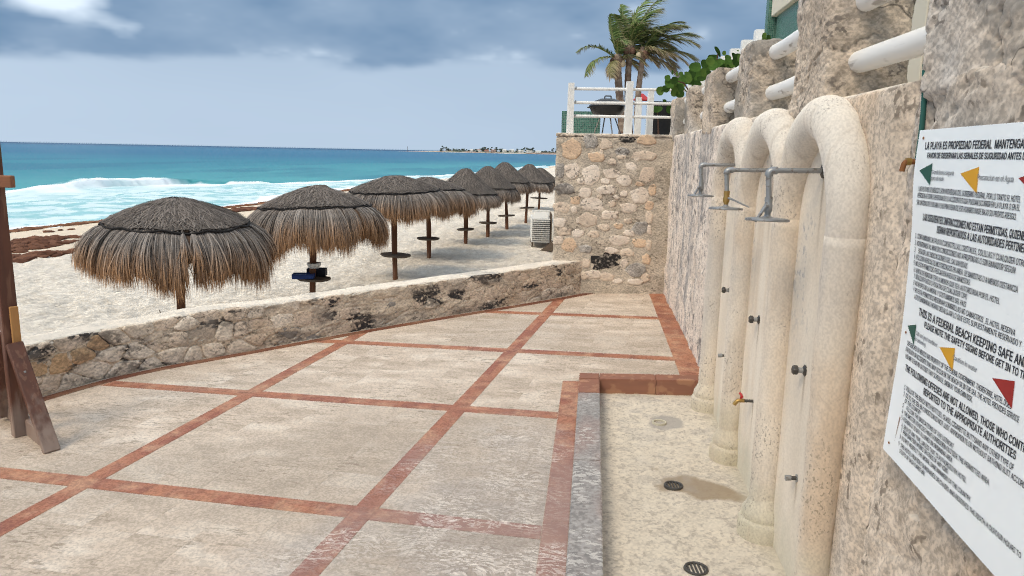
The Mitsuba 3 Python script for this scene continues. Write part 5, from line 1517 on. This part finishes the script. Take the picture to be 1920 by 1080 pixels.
obj('mosaic_block', bx([1.15, 13.2, 2.545], [.66, .5, .43], -TH, .004), 'm_mosaic', smooth=False, label='low green mosaic tiled block behind the barbecue', cat_='tiled block')
k = thing('black_cabinet', 'black cabinet standing behind the right end of the white railing', 'cabinet')
obj('body', bx([2.32, 11.85, 2.58], [.52, .4, .49], -TH, .01), 'm_black', k, False)
obj('lid', bx([2.32, 11.85, 2.845], [.55, .43, .035], -TH, .008), 'm_dark', k, False)
k = thing('red_parasol', 'small red parasol top far behind the white railing', 'parasol')
pc = np.array([4.97, 30.0, 0])
obj('canopy', lathe([(0, 4.43), (.06, 4.41), (.36, 4.17), (.35, 4.155), (.05, 4.36), (0, 4.37)], 8, pc), 'm_redplastic', k, False)
obj('pole', tube([pc + [0, 0, 2.3], pc + [0, 0, 4.38]], .025, 8), 'm_white', k)

# ------------------------------------------------------------------ coconut palms
def frond(base, az, el0, length, bend, seed, twist=0.0, wind=(0.9, 0.0, -.1), droop=.5, brown=0.0):
    g = np.random.default_rng(seed); k = 22
    t = np.linspace(0, 1, k)
    d = np.array([math.cos(az) * math.cos(el0), math.sin(az) * math.cos(el0), math.sin(el0)]); w = np.asarray(wind, float)
    p = np.asarray(base, float); P = [p]
    for i in range(1, k):
        d = d + (w * .030 * bend + np.array([0, 0, -.052 * bend])) * (0.4 + 1.6 * t[i]); d = d / np.linalg.norm(d)
        p = p + d * length / (k - 1); P.append(p)
    P = np.array(P); tan = np.gradient(P, axis=0); tan /= np.linalg.norm(tan, axis=1, keepdims=True)
    side = np.cross(tan, [0, 0, 1.0]); side /= np.linalg.norm(side, axis=1, keepdims=True) + 1e-9
    nrm = np.cross(side, tan)
    st = tube(P, np.linspace(.022, .004, k), 6)
    col = [np.tile([0.22, 0.22, 0.08], (len(st.vertices), 1))]
    ms = [st]
    n = 64
    tq = np.repeat(np.linspace(.10, .995, n), 2) + g.uniform(-.006, .006, 2 * n); sg_ = np.tile([1.0, -1.0], n)
    bp = np.stack([np.interp(tq, t, P[:, q]) for q in range(3)], 1)
    bt = np.stack([np.interp(tq, t, tan[:, q]) for q in range(3)], 1); bs = np.stack([np.interp(tq, t, side[:, q]) for q in range(3)], 1); bn = np.stack([np.interp(tq, t, nrm[:, q]) for q in range(3)], 1)
    L = length * .30 * np.sin(np.clip(tq * .92 + .10, 0, 1) * np.pi) ** .6 * g.uniform(.8, 1.12, 2 * n) + .03
    dirv = bs * sg_[:, None] * .72 + bt * .72 + bn * .22 + g.normal(0, .07, (2 * n, 3)) + w * .35
    dirv /= np.linalg.norm(dirv, axis=1, keepdims=True)
    u = np.linspace(0, 1, 5)[None, :, None]
    Pk = bp[:, None] + dirv[:, None] * L[:, None, None] * u + (np.array([0, 0, -1.0]) * droop + w * .28)[None, None] * L[:, None, None] * u ** 2 * g.uniform(.7, 1.3, (2 * n, 1, 1))
    lt = dirv; ws = np.cross(lt, bn) * .8 + bn * g.uniform(-.6, .6, (2 * n, 1)); ws /= np.linalg.norm(ws, axis=1, keepdims=True)
    W = np.array([.6, 1, .85, .5, .06])[None] * .014 * g.uniform(.8, 1.25, (2 * n, 1))
    lf = ribbons(Pk, W, ws[:, None, :])
    a = np.clip(g.uniform(-.4, .5, (2 * n, 1, 1)) + brown * .9, 0, 1)
    green = np.array([0.085, 0.145, 0.035]) * g.uniform(.6, 1.5, (2 * n, 1, 1))
    yel = np.array([0.27, 0.25, 0.10]) * g.uniform(.7, 1.3, (2 * n, 1, 1)); br = np.array([0.29, 0.21, 0.145])
    base_c = green * (1 - a * .55) + yel * a * .55
    base_c = base_c * (1 - brown * .7) + br * brown * .7
    tipm = np.clip(u * 1.8 - 1.0 + .25 * brown, 0, 1)
    cc = base_c * (1 - tipm) + br * tipm
    col.append(np.repeat(np.broadcast_to(cc, (2 * n, 5, 3)), 2, axis=1).reshape(-1, 3)); ms.append(lf)
    return cat(ms), np.vstack(col)


def palm(label, foot, top, specs, seed, rad):
    k = thing('coconut_palm', label, 'palm tree', 'coconut palms behind the terrace')
    zs = np.linspace(0, 1, 40)
    pth = np.asarray(foot) + (np.asarray(top) - foot) * zs[:, None]; pth[:, 0] += .06 * np.sin(zs * 4 + seed)
    r = rad * (1.12 - .25 * zs) * (1 + .045 * np.sin(zs * 120)) * np.where(zs > .9, 1.12, 1)
    obj('trunk', tube(pth, r, 16), 'm_trunk', k)
    tp = pth[-1]
    for i, (az, el, L, bend, br) in enumerate(specs):
        m, c = frond(tp + [0, 0, -.02 + .05 * (i % 3)], math.radians(az), math.radians(el), L, bend, seed * 50 + i, brown=br, droop=.35 + .3 * br)
        obj('frond', m, 'm_leafy', k, False, color=c)
    g = np.random.default_rng(seed)
    fib = tube([tp + [0, 0, -.25], tp + [0, 0, 0], tp + [0, 0, .15]], [rad * .9, rad * 1.5, rad * .8], 12); obj('crown_shaft', fib, 'm_trunk', k)
    for i in range(5):
        a = g.uniform(0, 6.28); s = trimesh.creation.icosphere(subdivisions=2, radius=.085); s.apply_scale([1, 1, 1.25]); s.apply_translation(tp + [math.cos(a) * .15, math.sin(a) * .15, -.06 - .05 * (i % 2)])
        obj('coconut', s, 'm_beige' if i % 2 else 'm_brown', k, True)


PT = 2.2
palm('left coconut palm of the three, with fronds arching out to the left', (3.10, 22.0, PT), (2.96, 22.0, 4.72), [(178, 38, 1.35, 1.1, .05), (190, 12, 1.25, 1.2, .1), (120, 62, 1.25, .7, 0), (95, 70, 1.3, .8, 0), (70, 50, 1.2, 1.1, 0), (250, 45, 1.2, 1.2, .1), (10, 30, 1.3, 1.0, .2), (300, 20, 1.1, 1.2, .5), (40, 5, 1.15, 1.2, .7), (230, -5, .9, 1.2, .7), (140, 80, 1.3, .6, 0), (210, 66, 1.25, .9, 0)], 1, .115)
palm('middle coconut palm of the three, with the tallest upright frond', (3.34, 22.15, PT), (3.28, 22.15, 5.02), [(30, 72, 2.05, .55, 0), (60, 60, 1.9, .6, 0), (75, 76, 1.75, .7, 0), (110, 66, 1.4, .8, 0), (150, 70, 1.4, .8, 0), (0, 52, 1.6, .9, .05), (20, 34, 1.5, .9, .2), (-30, 40, 1.5, 1.0, .15), (-70, 45, 1.3, 1.0, .1), (200, 60, 1.2, 1.1, 0), (-15, 12, 1.4, .9, .6), (60, 18, 1.3, 1.0, .4), (260, 56, 1.3, 1.0, .05), (-50, -8, 1.1, 1.0, .8), (15, 75, 1.5, .8, 0)], 2, .098)
palm('right coconut palm of the three, slender trunk and windblown fronds to the right', (3.58, 21.9, PT), (3.56, 21.9, 4.92), [(5, 44, 1.75, .75, .1), (25, 56, 1.7, .8, .05), (-20, 30, 1.6, .8, .3), (0, 16, 1.6, .7, .35), (-35, 8, 1.4, .9, .7), (30, 0, 1.3, .8, .75), (80, 62, 1.4, .9, .05), (-60, 55, 1.4, .9, .1), (140, 66, 1.2, 1.0, 0), (10, -14, 1.25, .7, .9), (-80, 20, 1.1, 1.1, .6), (60, 34, 1.4, .9, .2), (-10, 66, 1.5, .85, 0)], 3, .085)

# ------------------------------------------------------------------ sea grape behind the piers
LEAVES = [(1.77, 8.94, 2.94, .034, .04), (1.83, 8.97, 3.01, .013, .029), (1.98, 9.43, 3.04, .014, .032), (1.82, 8.78, 2.9, .042, .047), (1.99, 9.24, 3.02, .025, .03), (2.03, 9.36, 2.96, .05, .055), (1.99, 8.87, 2.97, .057, .057), (2.04, 8.75, 3.05, .068, .056), (1.93, 8.95, 2.83, .043, .058),
          (2.19, 9.29, 3.01, .06, .06), (2.26, 9.21, 3.14, .049, .059), (2.23, 8.84, 3.12, .057, .047), (2.37, 9.09, 3.27, .063, .073), (2.51, 9.3, 3.28, .025, .03), (2.36, 9.08, 3.13, .058, .058), (2.33, 9.27, 3.1, .05, .04), (2.63, 9.57, 3.26, .041, .041), (2.63, 9.31, 3.25, .045, .045), (2.5, 9.05, 3.16, .034, .049),
          (2.53, 8.87, 3.14, .043, .057), (2.59, 9.01, 3.27, .014, .029), (2.21, 9.16, 2.96, .049, .039), (2.18, 9.5, 2.99, .041, .041), (2.51, 9.4, 3.18, .04, .05), (2.53, 8.99, 3.1, .039, .029), (2.35, 9.53, 3.1, .051, .051), (2.35, 9.12, 3.07, .049, .044), (2.07, 9.32, 2.95, .045, .045), (2.55, 8.8, 3.08, .042, .047), (2.56, 8.79, 3.16, .038, .047)]


def leaf_mesh(c, rx, rz, seed, facing=(0, -1, .15)):
    g = np.random.default_rng(seed); n = 16
    a = np.arange(n) * 2 * np.pi / n
    f = np.asarray(facing, float) + g.normal(0, .42, 3); f /= np.linalg.norm(f)
    s = np.cross(f, [0, 0, 1.0]); s /= np.linalg.norm(s); u = np.cross(s, f)
    V = [np.array(c)[None] - f * rx * .15]
    for q, dip in ((.5, -.04), (1.0, .06)):
        wv = 1 + .05 * np.sin(3 * a + seed)
        V.append(np.array(c) + (s * (np.cos(a) * rx * q * wv)[:, None] + u * (np.sin(a) * rz * q * wv * (1 - .12 * (np.sin(a) > .9)))[:, None] + f * (dip * rx * (1 + .6 * np.cos(2 * a)))[:, None]))
    v = np.vstack(V); i = np.arange(n); j = (i + 1) % n
    F = np.vstack([np.stack([0 * i, 1 + i, 1 + j], 1), np.stack([1 + i, 1 + n + i, 1 + n + j], 1), np.stack([1 + i, 1 + n + j, 1 + j], 1)])
    return mesh(v, F)


def shrub(label, leaves, stems, seed0):
    k = thing('sea_grape', label, 'shrub')
    for i, (x, y, z, rx, rz) in enumerate(leaves):
        obj('leaf', leaf_mesh((x, y, z), rx * 1.02, rz * 1.02, seed0 + i), f'm_leaf{(i * 7 + i // 3) % 3}', k, True)
    for s in stems:
        obj('stem', tube(s, np.linspace(.014, .006, len(s)), 7), 'm_brown', k)
    return k


g = np.random.default_rng(77)
extra = [(x + g.uniform(-.05, .09), y + g.uniform(.15, .5), z + g.uniform(-.12, .0), .05 * g.uniform(.8, 1.25), .05 * g.uniform(.8, 1.25)) for (x, y, z, _, _) in LEAVES for _ in range(2)]
shrub('green sea grape with round leaves growing along the wall top, right of the railing', LEAVES + extra, [np.array([[2.3, 9.5, 2.3], [2.2, 9.3, 2.7], [2.0, 9.1, 2.9], [1.8, 8.95, 2.93]]), np.array([[2.4, 9.6, 2.3], [2.42, 9.4, 2.8], [2.4, 9.2, 3.15], [2.38, 9.1, 3.25]]), np.array([[2.5, 9.5, 2.3], [2.55, 9.3, 2.9], [2.58, 9.1, 3.2]])], 900)
lv = [(2.08 + q * .07, 11.5 + .1 * (q % 2), 2.78 + .05 * math.sin(q * 2.3), .07, .075) for q in range(4)]
lv = [(2.13, 11.45, 2.73, .085, .085), (2.25, 11.5, 2.86, .04, .03), (2.02, 11.55, 2.88, .03, .02), (2.33, 11.5, 2.74, .05, .07)]
shrub('single large round green leaf sprig in front of the black cabinet', lv, [np.array([[2.2, 11.56, 2.33], [2.17, 11.52, 2.6], [2.14, 11.47, 2.70]])], 980)
lv = [(2.90 + .025 * math.cos(q * 2.1), 9.0 + .03 * math.sin(q * 1.7), 3.33 + .028 * q, .05 - .006 * q, .045) for q in range(5)]
shrub('small pointed green sprig behind the third stone pier top', lv, [np.array([[2.9, 9.0, 2.3], [2.9, 9.0, 3.35]])], 990)

# ------------------------------------------------------------------ hotel
k = thing('hotel_building', 'hotel front with green mosaic wall and cream balcony slab, above the stone piers', 'building')
obj('mosaic_wall', wbox(0.5, 13.30, 2.93, 3.4, 2.26, 4.365), 'm_mosaic', k, False)
obj('balcony_slab', wbox(0.3, 13.40, 2.85, 4.4, 4.37, 5.6, .01), 'm_cream', k, False)
obj('end_pier', wbox(13.405, 13.60, 2.80, 3.6, 2.27, 5.7, .006), 'm_mosaic', k, False)
obj('column', wbox(6.50, 6.88, 2.58, 2.80, 2.26, 4.365, .008), 'm_cream', k, False)
obj('column', wbox(8.6, 8.95, 2.55, 2.80, 2.26, 4.365, .008), 'm_cream', k, False)
d_ = obj('door', wbox(5.4, 6.4, 2.88, 2.928, 2.262, 3.95), 'm_brown', k, False)
obj('handle', tube(wall(np.array([5.55, 5.55]), 2.86, np.array([3.05, 3.25])), .012, 8), 'm_steel', d_)
for s0 in (3.0, 9.6):
    w_ = obj('window', wbox(s0, s0 + 1.3, 2.90, 2.928, 2.9, 3.95), 'm_dark', k, False)
    obj('frame', cat([wbox(s0 - .05, s0, 2.89, 2.929, 2.85, 4.0), wbox(s0 + 1.3, s0 + 1.35, 2.89, 2.929, 2.85, 4.0)]), 'm_cream', w_, False)
k = thing('hotel_wing', 'low cream hotel wing with upright white fins, beyond the sea grape', 'building')
obj('wing_wall', wbox(30.0, 52.0, 6.5, 11, 2.0, 6.62), 'm_cream', k, False)
for i in range(9):
    obj('fin', wbox(30.15 + i * 2.6, 30.55 + i * 2.6, 5.9, 6.498, 2.0, 6.82), 'm_plastic', k, False)
obj('gutter', wbox(29.94, 52.0, 6.45, 6.62, 6.625, 6.70), 'm_plastic', k, False)
